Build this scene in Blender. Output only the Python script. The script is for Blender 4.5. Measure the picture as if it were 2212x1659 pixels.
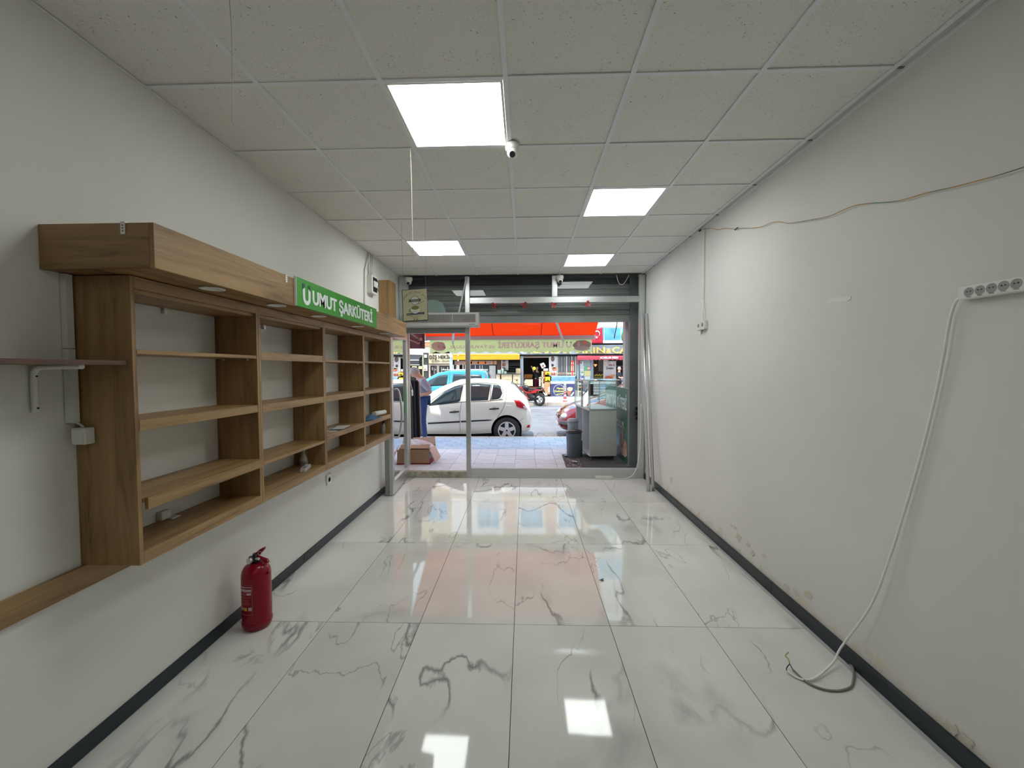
import bpy, bmesh, math, random
from mathutils import Vector, Matrix
random.seed(7)
for o in list(bpy.data.objects): bpy.data.objects.remove(o, do_unlink=True)
SC = bpy.context.scene
COL = SC.collection
PI = math.pi

# ------------------------------------------------------------------ camera
FPX, YAW, PITCH, ROLL = 883.2341, -.0303, -.0349, -.0048
cy, sy = math.cos(YAW), math.sin(YAW); cp, sp = math.cos(PITCH), math.sin(PITCH); cr, sr = math.cos(ROLL), math.sin(ROLL)
_f = Vector((sy*cp, cy*cp, sp)); _r0 = Vector((cy, -sy, 0)); _u0 = _r0.cross(_f)
_r = cr*_r0 + sr*_u0; _u = -sr*_r0 + cr*_u0
CAMP = Vector((0, 0, 1.606))
cd = bpy.data.cameras.new('camera'); cam = bpy.data.objects.new('camera', cd); COL.objects.link(cam)
m = Matrix((_r, _u, -_f)).transposed().to_4x4(); m.translation = CAMP; cam.matrix_world = m
cd.sensor_width = 36; cd.lens = FPX/2212*36; cd.clip_start = .02; cd.clip_end = 300
SC.camera = cam

def ray(px, py): return _r*((px-1106)/FPX) + _u*((829.5-py)/FPX) + _f
def at(px, py, ax, v):
    """measured photo point -> world point on the plane ax = v"""
    d = ray(px, py); i = 'xyz'.index(ax); t = (v-CAMP[i])/d[i]; return CAMP + d*t

# ------------------------------------------------------------------ light
SC.view_settings.view_transform = 'Standard'; SC.view_settings.look = 'None'
SC.cycles.transparent_max_bounces = 32
SC.view_settings.exposure = 1.05; SC.view_settings.gamma = 1.0; SC.view_settings.use_curve_mapping = False
LED = 6.3
SKY = 1.45
SUN = 2.3
w = bpy.data.worlds.new('sky'); SC.world = w; w.use_nodes = True
nt = w.node_tree; nt.nodes.clear()
wo = nt.nodes.new('ShaderNodeOutputWorld'); bg = nt.nodes.new('ShaderNodeBackground')
tc = nt.nodes.new('ShaderNodeTexCoord'); sx = nt.nodes.new('ShaderNodeSeparateXYZ'); rp = nt.nodes.new('ShaderNodeValToRGB')
rp.color_ramp.elements[0].position = 0.0; rp.color_ramp.elements[0].color = (.93, .95, 1, 1)
rp.color_ramp.elements[1].position = 0.7; rp.color_ramp.elements[1].color = (.62, .76, 1, 1)
nt.links.new(tc.outputs['Generated'], sx.inputs[0]); nt.links.new(sx.outputs['Z'], rp.inputs[0])
nt.links.new(rp.outputs[0], bg.inputs[0]); bg.inputs[1].default_value = SKY; nt.links.new(bg.outputs[0], wo.inputs[0])
sl = bpy.data.lights.new('sun', 'SUN'); sl.energy = SUN; sl.angle = math.radians(1.0); sl.color = (1, .95, .86)
so = bpy.data.objects.new('sun', sl); COL.objects.link(so)
so.rotation_euler = Vector((.10, .36, -.93)).to_track_quat('-Z', 'Y').to_euler()

for k, (lx, ly) in enumerate(((.25, -.4), (-.35, -2.2))):   # added unseen fill lights behind the camera, standing in for ceiling panels
    al = bpy.data.lights.new('added_fill_light', 'AREA'); al.shape = 'SQUARE'; al.size = .57; al.energy = 2.6; al.color = (1., .99, .95)
    ao = bpy.data.objects.new('added_fill_light', al); COL.objects.link(ao); ao.location = (lx, ly, 2.985)

# ------------------------------------------------------------------ materials
MATS = {}
def mat(name, col=(.8, .8, .8), rough=.5, metal=0., spec=.5, coat=0., bump=0., bscale=40., var=0., vscale=6., emit=None, estr=1., trans=0., alpha=None):
    if name in MATS: return MATS[name]
    mm = bpy.data.materials.new(name); mm.use_nodes = True; t = mm.node_tree; b = t.nodes['Principled BSDF']
    b.inputs['Base Color'].default_value = (*col, 1); b.inputs['Roughness'].default_value = rough; b.inputs['Metallic'].default_value = metal
    b.inputs['Specular IOR Level'].default_value = spec; b.inputs['Coat Weight'].default_value = coat
    if emit: b.inputs['Emission Color'].default_value = (*emit, 1); b.inputs['Emission Strength'].default_value = estr
    if bump or var:
        co = t.nodes.new('ShaderNodeTexCoord')
        if var:
            n = t.nodes.new('ShaderNodeTexNoise'); n.inputs['Scale'].default_value = vscale; n.inputs['Detail'].default_value = 5
            t.links.new(co.outputs['Object'], n.inputs['Vector'])
            r = t.nodes.new('ShaderNodeValToRGB'); r.color_ramp.elements[0].position = .3; r.color_ramp.elements[1].position = .7
            r.color_ramp.elements[0].color = (*[c*(1-var) for c in col], 1); r.color_ramp.elements[1].color = (*[min(1, c*(1+var)) for c in col], 1)
            t.links.new(n.outputs['Fac'], r.inputs[0]); t.links.new(r.outputs[0], b.inputs['Base Color'])
        if bump:
            n2 = t.nodes.new('ShaderNodeTexNoise'); n2.inputs['Scale'].default_value = bscale; n2.inputs['Detail'].default_value = 6
            t.links.new(co.outputs['Object'], n2.inputs['Vector'])
            bp = t.nodes.new('ShaderNodeBump'); bp.inputs['Strength'].default_value = bump; bp.inputs['Distance'].default_value = .01
            t.links.new(n2.outputs['Fac'], bp.inputs['Height']); t.links.new(bp.outputs[0], b.inputs['Normal'])
    MATS[name] = mm; return mm

def glassmat(name, tint=(.93, .96, .95), ior=1.45):
    mm = bpy.data.materials.new(name); mm.use_nodes = True; t = mm.node_tree; t.nodes.clear()
    o = t.nodes.new('ShaderNodeOutputMaterial'); mx = t.nodes.new('ShaderNodeMixShader'); tr = t.nodes.new('ShaderNodeBsdfTransparent')
    gl = t.nodes.new('ShaderNodeBsdfGlossy'); gl.inputs['Roughness'].default_value = .0; tr.inputs[0].default_value = (*tint, 1)
    fr = t.nodes.new('ShaderNodeFresnel'); fr.inputs[0].default_value = ior
    t.links.new(fr.outputs[0], mx.inputs[0]); t.links.new(tr.outputs[0], mx.inputs[1]); t.links.new(gl.outputs[0], mx.inputs[2]); t.links.new(mx.outputs[0], o.inputs[0])
    MATS[name] = mm; return mm

def wood(name, axis, dark=(.17, .088, .030), light=(.38, .232, .098)):
    mm = bpy.data.materials.new(name); mm.use_nodes = True; t = mm.node_tree; b = t.nodes['Principled BSDF']
    co = t.nodes.new('ShaderNodeTexCoord'); mp = t.nodes.new('ShaderNodeMapping'); s = [9., 9., 9.]; s['xyz'.index(axis)] = .75
    mp.inputs['Scale'].default_value = s
    oi = t.nodes.new('ShaderNodeObjectInfo'); mu = t.nodes.new('ShaderNodeMath'); mu.operation = 'MULTIPLY'; mu.inputs[1].default_value = 30
    t.links.new(oi.outputs['Random'], mu.inputs[0]); t.links.new(mu.outputs[0], mp.inputs['Location'])
    t.links.new(co.outputs['Object'], mp.inputs[0])
    n = t.nodes.new('ShaderNodeTexNoise'); n.inputs['Scale'].default_value = 1.6; n.inputs['Detail'].default_value = 7; n.inputs['Distortion'].default_value = 1.1; n.inputs['Roughness'].default_value = .62
    t.links.new(mp.outputs[0], n.inputs['Vector'])
    r = t.nodes.new('ShaderNodeValToRGB'); r.color_ramp.elements[0].position = .32; r.color_ramp.elements[1].position = .66
    r.color_ramp.elements[0].color = (*dark, 1); r.color_ramp.elements[1].color = (*light, 1)
    e = r.color_ramp.elements.new(.48); e.color = (*[(a*.4+c*.6) for a, c in zip(dark, light)], 1)
    t.links.new(n.outputs['Fac'], r.inputs[0]); t.links.new(r.outputs[0], b.inputs['Base Color']); b.inputs['Roughness'].default_value = .42
    MATS[name] = mm; return mm

def marble():
    mm = bpy.data.materials.new('marble_tile'); mm.use_nodes = True; t = mm.node_tree; b = t.nodes['Principled BSDF']; L = t.links.new
    co = t.nodes.new('ShaderNodeTexCoord'); oi = t.nodes.new('ShaderNodeObjectInfo'); mu = t.nodes.new('ShaderNodeMath'); mu.operation = 'MULTIPLY'; mu.inputs[1].default_value = 60
    L(oi.outputs['Random'], mu.inputs[0]); cx = t.nodes.new('ShaderNodeCombineXYZ'); L(mu.outputs[0], cx.inputs[2]); L(mu.outputs[0], cx.inputs[0])
    ad = t.nodes.new('ShaderNodeVectorMath'); L(co.outputs['Object'], ad.inputs[0]); L(cx.outputs[0], ad.inputs[1])
    def vein(scale, width, rot, dist, sq=(1, .42, 1)):
        mp = t.nodes.new('ShaderNodeMapping'); mp.inputs['Rotation'].default_value = (0, 0, rot); mp.inputs['Scale'].default_value = sq; L(ad.outputs[0], mp.inputs[0])
        n = t.nodes.new('ShaderNodeTexNoise'); n.inputs['Scale'].default_value = scale; n.inputs['Detail'].default_value = 9; n.inputs['Roughness'].default_value = .47; n.inputs['Distortion'].default_value = dist
        L(mp.outputs[0], n.inputs['Vector'])
        s = t.nodes.new('ShaderNodeMath'); s.operation = 'SUBTRACT'; L(n.outputs['Fac'], s.inputs[0]); s.inputs[1].default_value = .5
        a = t.nodes.new('ShaderNodeMath'); a.operation = 'ABSOLUTE'; L(s.outputs[0], a.inputs[0])
        m = t.nodes.new('ShaderNodeMapRange'); L(a.outputs[0], m.inputs[0]); m.inputs[1].default_value = 0; m.inputs[2].default_value = width; m.inputs[3].default_value = 1; m.inputs[4].default_value = 0
        return m.outputs[0]
    def mask(scale, lo, hi):
        n = t.nodes.new('ShaderNodeTexNoise'); n.inputs['Scale'].default_value = scale; n.inputs['Detail'].default_value = 2; L(ad.outputs[0], n.inputs['Vector'])
        m = t.nodes.new('ShaderNodeMapRange'); L(n.outputs['Fac'], m.inputs[0]); m.inputs[1].default_value = lo; m.inputs[2].default_value = hi; return m.outputs[0]
    def mul(a, c):
        x = t.nodes.new('ShaderNodeMath'); x.operation = 'MULTIPLY'
        for k, q in enumerate((a, c)):
            if isinstance(q, float): x.inputs[k].default_value = q
            else: L(q, x.inputs[k])
        return x.outputs[0]
    def mx(a, c):
        x = t.nodes.new('ShaderNodeMath'); x.operation = 'MAXIMUM'; L(a, x.inputs[0]); L(c, x.inputs[1]); return x.outputs[0]
    v1 = mul(mul(vein(1.0, .0075, .6, .3), mask(1.6, .44, .57)), .95)
    v2 = mul(mul(vein(1.0, .032, .6, .3), mask(1.9, .50, .68)), .40)
    v3 = mul(mul(vein(2.5, .008, -.5, .5), mask(2.2, .50, .60)), .65)
    f = mx(mx(v1, v2), v3)
    cl = t.nodes.new('ShaderNodeTexNoise'); cl.inputs['Scale'].default_value = 1.6; cl.inputs['Detail'].default_value = 4; L(ad.outputs[0], cl.inputs['Vector'])
    r = t.nodes.new('ShaderNodeValToRGB'); r.color_ramp.elements[0].position = .3; r.color_ramp.elements[0].color = (.64, .65, .61, 1); r.color_ramp.elements[1].position = .62; r.color_ramp.elements[1].color = (.74, .75, .71, 1)
    L(cl.outputs['Fac'], r.inputs[0])
    mi = t.nodes.new('ShaderNodeMixRGB'); L(f, mi.inputs[0]); L(r.outputs[0], mi.inputs[1]); mi.inputs[2].default_value = (.24, .24, .235, 1)
    L(mi.outputs[0], b.inputs['Base Color']); b.inputs['Roughness'].default_value = .045; b.inputs['Specular IOR Level'].default_value = .5
    wv = t.nodes.new('ShaderNodeTexNoise'); wv.inputs['Scale'].default_value = 5; wv.inputs['Detail'].default_value = 1; L(ad.outputs[0], wv.inputs['Vector'])
    bp = t.nodes.new('ShaderNodeBump'); bp.inputs['Strength'].default_value = .035; bp.inputs['Distance'].default_value = .01; L(wv.outputs['Fac'], bp.inputs['Height']); L(bp.outputs[0], b.inputs['Normal'])
    MATS['marble_tile'] = mm; return mm

def ceiltile():
    mm = bpy.data.materials.new('mineral_fibre'); mm.use_nodes = True; t = mm.node_tree; b = t.nodes['Principled BSDF']; L = t.links.new
    co = t.nodes.new('ShaderNodeTexCoord'); oi = t.nodes.new('ShaderNodeObjectInfo'); mu = t.nodes.new('ShaderNodeMath'); mu.operation = 'MULTIPLY'; mu.inputs[1].default_value = 40
    L(oi.outputs['Random'], mu.inputs[0]); cx = t.nodes.new('ShaderNodeCombineXYZ'); L(mu.outputs[0], cx.inputs[0]); L(mu.outputs[0], cx.inputs[1])
    ad = t.nodes.new('ShaderNodeVectorMath'); L(co.outputs['Object'], ad.inputs[0]); L(cx.outputs[0], ad.inputs[1])
    n = t.nodes.new('ShaderNodeTexNoise'); n.inputs['Scale'].default_value = 105; n.inputs['Detail'].default_value = 1.5; n.inputs['Distortion'].default_value = 1.4; L(ad.outputs[0], n.inputs['Vector'])
    m = t.nodes.new('ShaderNodeMapRange'); L(n.outputs['Fac'], m.inputs[0]); m.inputs[1].default_value = .66; m.inputs[2].default_value = .71
    n2 = t.nodes.new('ShaderNodeTexNoise'); n2.inputs['Scale'].default_value = 7; n2.inputs['Detail'].default_value = 3; L(ad.outputs[0], n2.inputs['Vector'])
    m2 = t.nodes.new('ShaderNodeMapRange'); L(n2.outputs['Fac'], m2.inputs[0]); m2.inputs[1].default_value = .38; m2.inputs[2].default_value = .6
    mm2 = t.nodes.new('ShaderNodeMath'); mm2.operation = 'MULTIPLY'; L(m.outputs[0], mm2.inputs[0]); L(m2.outputs[0], mm2.inputs[1])
    mi = t.nodes.new('ShaderNodeMixRGB'); L(mm2.outputs[0], mi.inputs[0]); mi.inputs[1].default_value = (.80, .79, .745, 1); mi.inputs[2].default_value = (.22, .21, .19, 1)
    L(mi.outputs[0], b.inputs['Base Color']); b.inputs['Roughness'].default_value = .9; b.inputs['Specular IOR Level'].default_value = .1
    MATS['mineral_fibre'] = mm; return mm

def wallmat(name, col, peel=False):
    mm = bpy.data.materials.new(name); mm.use_nodes = True; t = mm.node_tree; b = t.nodes['Principled BSDF']; L = t.links.new
    co = t.nodes.new('ShaderNodeTexCoord')
    n = t.nodes.new('ShaderNodeTexNoise'); n.inputs['Scale'].default_value = 1.3; n.inputs['Detail'].default_value = 4; L(co.outputs['Object'], n.inputs['Vector'])
    r = t.nodes.new('ShaderNodeValToRGB'); r.color_ramp.elements[0].position = .3; r.color_ramp.elements[1].position = .7
    r.color_ramp.elements[0].color = (*[c*.95 for c in col], 1); r.color_ramp.elements[1].color = (*[c*1.03 for c in col], 1); L(n.outputs['Fac'], r.inputs[0])
    out = r.outputs[0]
    n3 = t.nodes.new('ShaderNodeTexNoise'); n3.inputs['Scale'].default_value = 9; n3.inputs['Detail'].default_value = 8; L(co.outputs['Object'], n3.inputs['Vector'])
    if peel:   # damp stains and flaked paint low on this wall
        s = t.nodes.new('ShaderNodeSeparateXYZ'); L(co.outputs['Object'], s.inputs[0])
        mr = t.nodes.new('ShaderNodeMapRange'); L(s.outputs['Z'], mr.inputs[0]); mr.inputs[1].default_value = .10; mr.inputs[2].default_value = .34; mr.inputs[3].default_value = .5; mr.inputs[4].default_value = .0
        md = t.nodes.new('ShaderNodeMath'); md.operation = 'ADD'; L(n3.outputs['Fac'], md.inputs[0]); L(mr.outputs[0], md.inputs[1])
        m4 = t.nodes.new('ShaderNodeMapRange'); L(md.outputs[0], m4.inputs[0]); m4.inputs[1].default_value = .96; m4.inputs[2].default_value = 1.04
        mi = t.nodes.new('ShaderNodeMixRGB'); L(m4.outputs[0], mi.inputs[0]); L(out, mi.inputs[1]); mi.inputs[2].default_value = (.70, .65, .55, 1)
        out = mi.outputs[0]
    L(out, b.inputs['Base Color']); b.inputs['Roughness'].default_value = .62; b.inputs['Specular IOR Level'].default_value = .3
    n4 = t.nodes.new('ShaderNodeTexNoise'); n4.inputs['Scale'].default_value = 5 if not peel else 6; n4.inputs['Detail'].default_value = 6; L(co.outputs['Object'], n4.inputs['Vector'])
    bp = t.nodes.new('ShaderNodeBump'); bp.inputs['Strength'].default_value = .10; bp.inputs['Distance'].default_value = .02; L(n4.outputs['Fac'], bp.inputs['Height']); L(bp.outputs[0], b.inputs['Normal'])
    MATS[name] = mm; return mm

def cloth(name, col, tr=.5, tcol=None):
    mm = bpy.data.materials.new(name); mm.use_nodes = True; t = mm.node_tree; t.nodes.clear()
    o = t.nodes.new('ShaderNodeOutputMaterial'); mx = t.nodes.new('ShaderNodeMixShader'); d = t.nodes.new('ShaderNodeBsdfDiffuse'); q = t.nodes.new('ShaderNodeBsdfTranslucent')
    d.inputs[0].default_value = (*col, 1); q.inputs[0].default_value = (*(tcol or col), 1); mx.inputs[0].default_value = tr
    t.links.new(d.outputs[0], mx.inputs[1]); t.links.new(q.outputs[0], mx.inputs[2]); t.links.new(mx.outputs[0], o.inputs[0])
    MATS[name] = mm; return mm

def emis(name, col, s):
    mm = bpy.data.materials.new(name); mm.use_nodes = True; t = mm.node_tree; b = t.nodes['Principled BSDF']
    b.inputs['Base Color'].default_value = (.8, .8, .8, 1); b.inputs['Emission Color'].default_value = (*col, 1); b.inputs['Emission Strength'].default_value = s
    MATS[name] = mm; return mm

WOODY = wood('oak_board_horizontal', 'y'); WOODZ = wood('oak_board_vertical', 'z'); WOODX = wood('oak_board_cross', 'x')
WOODD = wood('walnut_board', 'y', (.09, .045, .025), (.16, .085, .05))
MARB = marble(); CEIL = ceiltile()
WALL = wallmat('wall_paint', (.77, .757, .71)); WALLP = wallmat('wall_paint_damp', (.745, .733, .695), True)
GLASS = glassmat('clear_glass'); GLASSM = glassmat('thin_clear_glass', (.95, .97, .96), ior=1.14); GLASSD = glassmat('display_glass', (.86, .95, .93))
ALU = mat('aluminium', (.56, .57, .57), .33, .85, bump=.0); ALUD = mat('dark_aluminium', (.30, .31, .31), .4, .7)
ALUW = mat('painted_aluminium', (.55, .56, .56), .45, .2)
GREYD = mat('dark_grey_paint', (.20, .215, .22), .5, .2, var=.12, vscale=5)
BASE = mat('charcoal_skirting', (.018, .026, .034), .38, spec=.4, var=.2, vscale=4)
GROUT = mat('dark_grout', (.035, .035, .034), .9)
TBAR = mat('white_tbar', (.80, .81, .83), .5)
WHITEP = mat('white_plastic', (.80, .80, .76), .4)
IVORY = mat('ivory_plastic', (.74, .74, .67), .45)
BLACKP = mat('black_plastic', (.012, .012, .014), .4)
BLACK = mat('black_paint', (.01, .01, .01), .6)
CHROME = mat('zinc_plate', (.7, .7, .7), .3, .9)
LEDM = emis('led_diffuser', (.95, 1., .975), LED)

# ------------------------------------------------------------------ mesh helpers
ORG = {}
class MB:
    def __init__(s): s.v = []; s.f = []; s.sm = []; s.mi = []; s.cur = 0
    def add(s, vs, fs, smooth=False):
        k = len(s.v); s.v += [Vector(v) for v in vs]; s.f += [[i+k for i in f] for f in fs]; s.sm += [smooth]*len(fs); s.mi += [s.cur]*len(fs); return s
    def box(s, a, b):
        x0, y0, z0 = [min(p, q) for p, q in zip(a, b)]; x1, y1, z1 = [max(p, q) for p, q in zip(a, b)]
        return s.add([(x0,y0,z0),(x1,y0,z0),(x1,y1,z0),(x0,y1,z0),(x0,y0,z1),(x1,y0,z1),(x1,y1,z1),(x0,y1,z1)],
                     [(0,3,2,1),(4,5,6,7),(0,1,5,4),(1,2,6,5),(2,3,7,6),(3,0,4,7)])
    def obox(s, c, ax, ay, az):   # oriented box: centre and half-axis vectors
        c, ax, ay, az = map(Vector, (c, ax, ay, az)); vs = []
        for k in (-1, 1):
            for i, j in ((-1,-1),(1,-1),(1,1),(-1,1)): vs.append(c+ax*i+ay*j+az*k)
        return s.add(vs, [(0,3,2,1),(4,5,6,7),(0,1,5,4),(1,2,6,5),(2,3,7,6),(3,0,4,7)])
    def bar(s, p, q, wid, dep, up=(0,0,1)):
        p, q = Vector(p), Vector(q); d = q-p; L = d.length; d.normalize(); u = Vector(up)
        if abs(d.dot(u)) > .98: u = Vector((1, 0, 0))
        a = d.cross(u).normalized(); b = a.cross(d).normalized(); return s.obox((p+q)/2, d*(L/2), a*(wid/2), b*(dep/2))
    def prism(s, pts, vec):
        n = len(pts); vec = Vector(vec); P = [Vector(p) for p in pts]
        return s.add(P+[p+vec for p in P], [list(range(n))[::-1], list(range(n, 2*n))]+[(i, (i+1) % n, n+(i+1) % n, n+i) for i in range(n)])
    def cyl(s, p, q, r, r2=None, n=20, cap=True, smooth=True):
        p, q = Vector(p), Vector(q); d = (q-p).normalized(); u = Vector((0,0,1)) if abs(d.z) < .9 else Vector((1,0,0)); a = d.cross(u).normalized(); b = d.cross(a); r2 = r if r2 is None else r2
        vs = [p+(a*math.cos(t)+b*math.sin(t))*r for t in [2*PI*i/n for i in range(n)]]+[q+(a*math.cos(t)+b*math.sin(t))*r2 for t in [2*PI*i/n for i in range(n)]]
        s.add(vs, [(i, (i+1) % n, n+(i+1) % n, n+i) for i in range(n)], smooth)
        if cap: s.add(vs, [list(range(n))[::-1], list(range(n, 2*n))])
        return s
    def lathe(s, c, prof, n=24, axis='z', sx=1, sy=1, smooth=True, cap=True):
        c = Vector(c); vs = []; m = len(prof)
        for r, h in prof:
            for i in range(n):
                t = 2*PI*i/n; a, b = r*math.cos(t)*sx, r*math.sin(t)*sy
                vs.append(c+Vector({'z': (a, b, h), 'y': (a, h, b), 'x': (h, a, b)}[axis]))
        fs = [(j*n+i, j*n+(i+1) % n, (j+1)*n+(i+1) % n, (j+1)*n+i) for j in range(m-1) for i in range(n)]
        s.add(vs, fs, smooth)
        if cap: s.add(vs[:n], [list(range(n))[::-1]]); s.add(vs[-n:], [list(range(n))])
        return s
    def tube(s, pts, r, n=8, res=1):
        P = [Vector(p) for p in pts]
        if res > 1:
            Q = []
            for i in range(len(P)-1):
                p0 = P[max(i-1, 0)]; p1 = P[i]; p2 = P[i+1]; p3 = P[min(i+2, len(P)-1)]
                for k in range(res):
                    t = k/res; Q.append(.5*((2*p1)+(p2-p0)*t+(2*p0-5*p1+4*p2-p3)*t*t+(3*p1-p0-3*p2+p3)*t**3))
            P = Q+[P[-1]]
        up = None; rings = []
        for i, p in enumerate(P):
            d = (P[min(i+1, len(P)-1)]-P[max(i-1, 0)]).normalized()
            if up is None: up = Vector((0,0,1)) if abs(d.z) < .9 else Vector((1,0,0))
            a = d.cross(up).normalized(); b = a.cross(d).normalized(); up = b
            rr = r[i] if isinstance(r, (list, tuple)) and res == 1 else (r if not isinstance(r, (list, tuple)) else r[0])
            rings.append([p+(a*math.cos(2*PI*k/n)+b*math.sin(2*PI*k/n))*rr for k in range(n)])
        vs = [v for R in rings for v in R]
        s.add(vs, [(j*n+i, j*n+(i+1) % n, (j+1)*n+(i+1) % n, (j+1)*n+i) for j in range(len(P)-1) for i in range(n)], True)
        s.add(rings[0], [list(range(n))[::-1]]); s.add(rings[-1], [list(range(n))]); return s
    def ball(s, c, rx, ry=None, rz=None, n=16, m=10):
        ry = ry or rx; rz = rz or rx; c = Vector(c); vs = [c+Vector((0,0,-rz))]
        for j in range(1, m):
            ph = -PI/2+PI*j/m
            for i in range(n): t = 2*PI*i/n; vs.append(c+Vector((rx*math.cos(ph)*math.cos(t), ry*math.cos(ph)*math.sin(t), rz*math.sin(ph))))
        vs.append(c+Vector((0,0,rz))); fs = [(0, 1+(i+1) % n, 1+i) for i in range(n)]
        for j in range(m-2): fs += [(1+j*n+i, 1+j*n+(i+1) % n, 1+(j+1)*n+(i+1) % n, 1+(j+1)*n+i) for i in range(n)]
        k = 1+(m-2)*n; fs += [(k+i, k+(i+1) % n, len(vs)-1) for i in range(n)]; return s.add(vs, fs, True)
    def build(s, name, mt, parent=None, bevel=0, rel=True, kind=None, fix=True, loc=None, seg=2):
        me = bpy.data.meshes.new(name); vs = s.v
        if parent is not None and rel:
            o0 = ORG.get(parent.name, Vector((0,0,0))); vs = [v-o0 for v in vs]
        if loc is not None: loc = Vector(loc); vs = [v-loc for v in vs]
        me.from_pydata([tuple(v) for v in vs], [], s.f)
        for mm in (mt if isinstance(mt, (list, tuple)) else [mt]): me.materials.append(mm)
        for p, q, k in zip(me.polygons, s.sm, s.mi): p.use_smooth = q; p.material_index = k
        if fix:
            bm = bmesh.new(); bm.from_mesh(me); bmesh.ops.remove_doubles(bm, verts=bm.verts, dist=1e-6) if any(s.sm) else None
            bmesh.ops.recalc_face_normals(bm, faces=bm.faces); bm.to_mesh(me); bm.free()
        me.update(); o = bpy.data.objects.new(name, me); COL.objects.link(o)
        if loc is not None: o.location = loc
        if parent is not None: o.parent = parent; ORG[o.name] = ORG.get(parent.name, Vector((0,0,0))) if rel else Vector((0,0,0))
        if bevel:
            bv = o.modifiers.new('bevel', 'BEVEL'); bv.width = bevel; bv.segments = seg; bv.limit_method = 'ANGLE'
        if kind: o['kind'] = kind
        return o
def sheet(name, P, mt, parent):
    return MB().add(P, [(0, 1, 2, 3)]).build(name, mt, parent)
def box(name, a, b, mt, parent=None, bevel=0, **k): return MB().box(a, b).build(name, mt, parent, bevel, **k)
def tag(o, label, cat, group=None, kind=None):
    o['label'] = label; o['category'] = cat
    if group: o['group'] = group
    if kind: o['kind'] = kind
    return o
def thing(name, label, cat, loc=(0,0,0), rotz=0, group=None):
    o = bpy.data.objects.new(name, None); COL.objects.link(o); o.location = loc; o.rotation_euler = (0,0,rotz); o.empty_display_size = .1
    ORG[o.name] = Vector(loc); return tag(o, label, cat, group)
def struct(name, loc=(0,0,0)):
    o = bpy.data.objects.new(name, None); COL.objects.link(o); o.location = loc; o['kind'] = 'structure'; ORG[o.name] = Vector(loc); return o
def dup(o, parent=None, **k):
    c = o.copy(); COL.objects.link(c)
    if parent: c.parent = parent
    for ch in o.children:
        d = ch.copy(); COL.objects.link(d); d.parent = c
        for g in ch.children: e = g.copy(); COL.objects.link(e); e.parent = d
    for a, b in k.items():
        if a in ('label', 'group'): c[a] = b
        elif a == 'loc': c.location = b
    ORG[c.name] = Vector(c.location); return c
def text(s, name, mt, parent, o, xd, yd, h, wid=None, depth=.002, bold=0., mirror=False, align='LEFT', rel=True, sep=1.):
    """lettering: o = lower left corner, xd/yd = writing and up directions, h = capital height"""
    cu = bpy.data.curves.new(name, 'FONT'); cu.body = s; cu.size = 1; cu.extrude = .01; cu.offset = min(bold, .012); cu.resolution_u = 3; cu.space_character = sep
    ob = bpy.data.objects.new(name, cu); COL.objects.link(ob)
    dg = bpy.context.evaluated_depsgraph_get(); me = bpy.data.meshes.new_from_object(ob.evaluated_get(dg)); bpy.data.objects.remove(ob); bpy.data.curves.remove(cu)
    if not len(me.vertices): return None
    x0 = min(v.co.x for v in me.vertices); x1 = max(v.co.x for v in me.vertices); cap = .729
    sc = h/cap; sx = (wid/(x1-x0)) if wid else sc; xd, yd, o = Vector(xd).normalized(), Vector(yd).normalized(), Vector(o); zd = xd.cross(yd)
    W = sx*(x1-x0); off = {'LEFT': 0, 'CENTER': -W/2}[align]
    p0 = ORG.get(parent.name, Vector((0,0,0))) if (parent is not None and rel) else Vector((0,0,0))
    for v in me.vertices:
        x = (v.co.x-x0)*sx+off
        v.co = o+xd*x+yd*(v.co.y*sc)+zd*((v.co.z/.01)*depth/2+depth/2)-p0
    if bold > .02:   # heavier strokes: the same letters struck again a little to each side
        base = [v.co.copy() for v in me.vertices]; fc = [list(p.vertices) for p in me.polygons]; q = (bold-.012)*sc; vs = []; fs = []
        for k, (a, b) in enumerate(((0, 0), (-q, 0), (q, 0), (0, q*.6), (0, -q*.6))):
            fs += [[i+len(vs) for i in f] for f in fc]; vs += [tuple(c+xd*a+yd*b+zd*(depth*.04*k)) for c in base]
        me = bpy.data.meshes.new(name); me.from_pydata(vs, [], fs)
    me.materials.clear(); me.materials.append(mt); me.update()
    ob = bpy.data.objects.new(name, me); COL.objects.link(ob)
    if parent is not None: ob.parent = parent
    return ob
def textarc(s, name, mt, parent, c, r, a0, a1, h, xd, yd, depth=.0006):
    c, xd, yd = Vector(c), Vector(xd), Vector(yd); n = len(s); mb = MB()
    zd = xd.cross(yd); p0 = ORG.get(parent.name, Vector((0,0,0))) if parent else Vector((0,0,0)); allv = []; allf = []
    for i, ch in enumerate(s):
        if ch == ' ': continue
        a = a0+(a1-a0)*(i+.5)/n; u = xd*math.cos(a)+yd*math.sin(a); t = xd*math.sin(a)-yd*math.cos(a)
        ob = text(ch, 'tmp', mt, None, c+u*r, t, u, h, None, depth, .0, align='CENTER'); 
        if not ob: continue
        k = len(allv); allv += [tuple(v.co-p0) for v in ob.data.vertices]; allf += [[q+k for q in p.vertices] for p in ob.data.polygons]; bpy.data.objects.remove(ob)
    me = bpy.data.meshes.new(name); me.from_pydata(allv, [], allf); me.materials.append(mt); o = bpy.data.objects.new(name, me); COL.objects.link(o); o.parent = parent; return o

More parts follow.
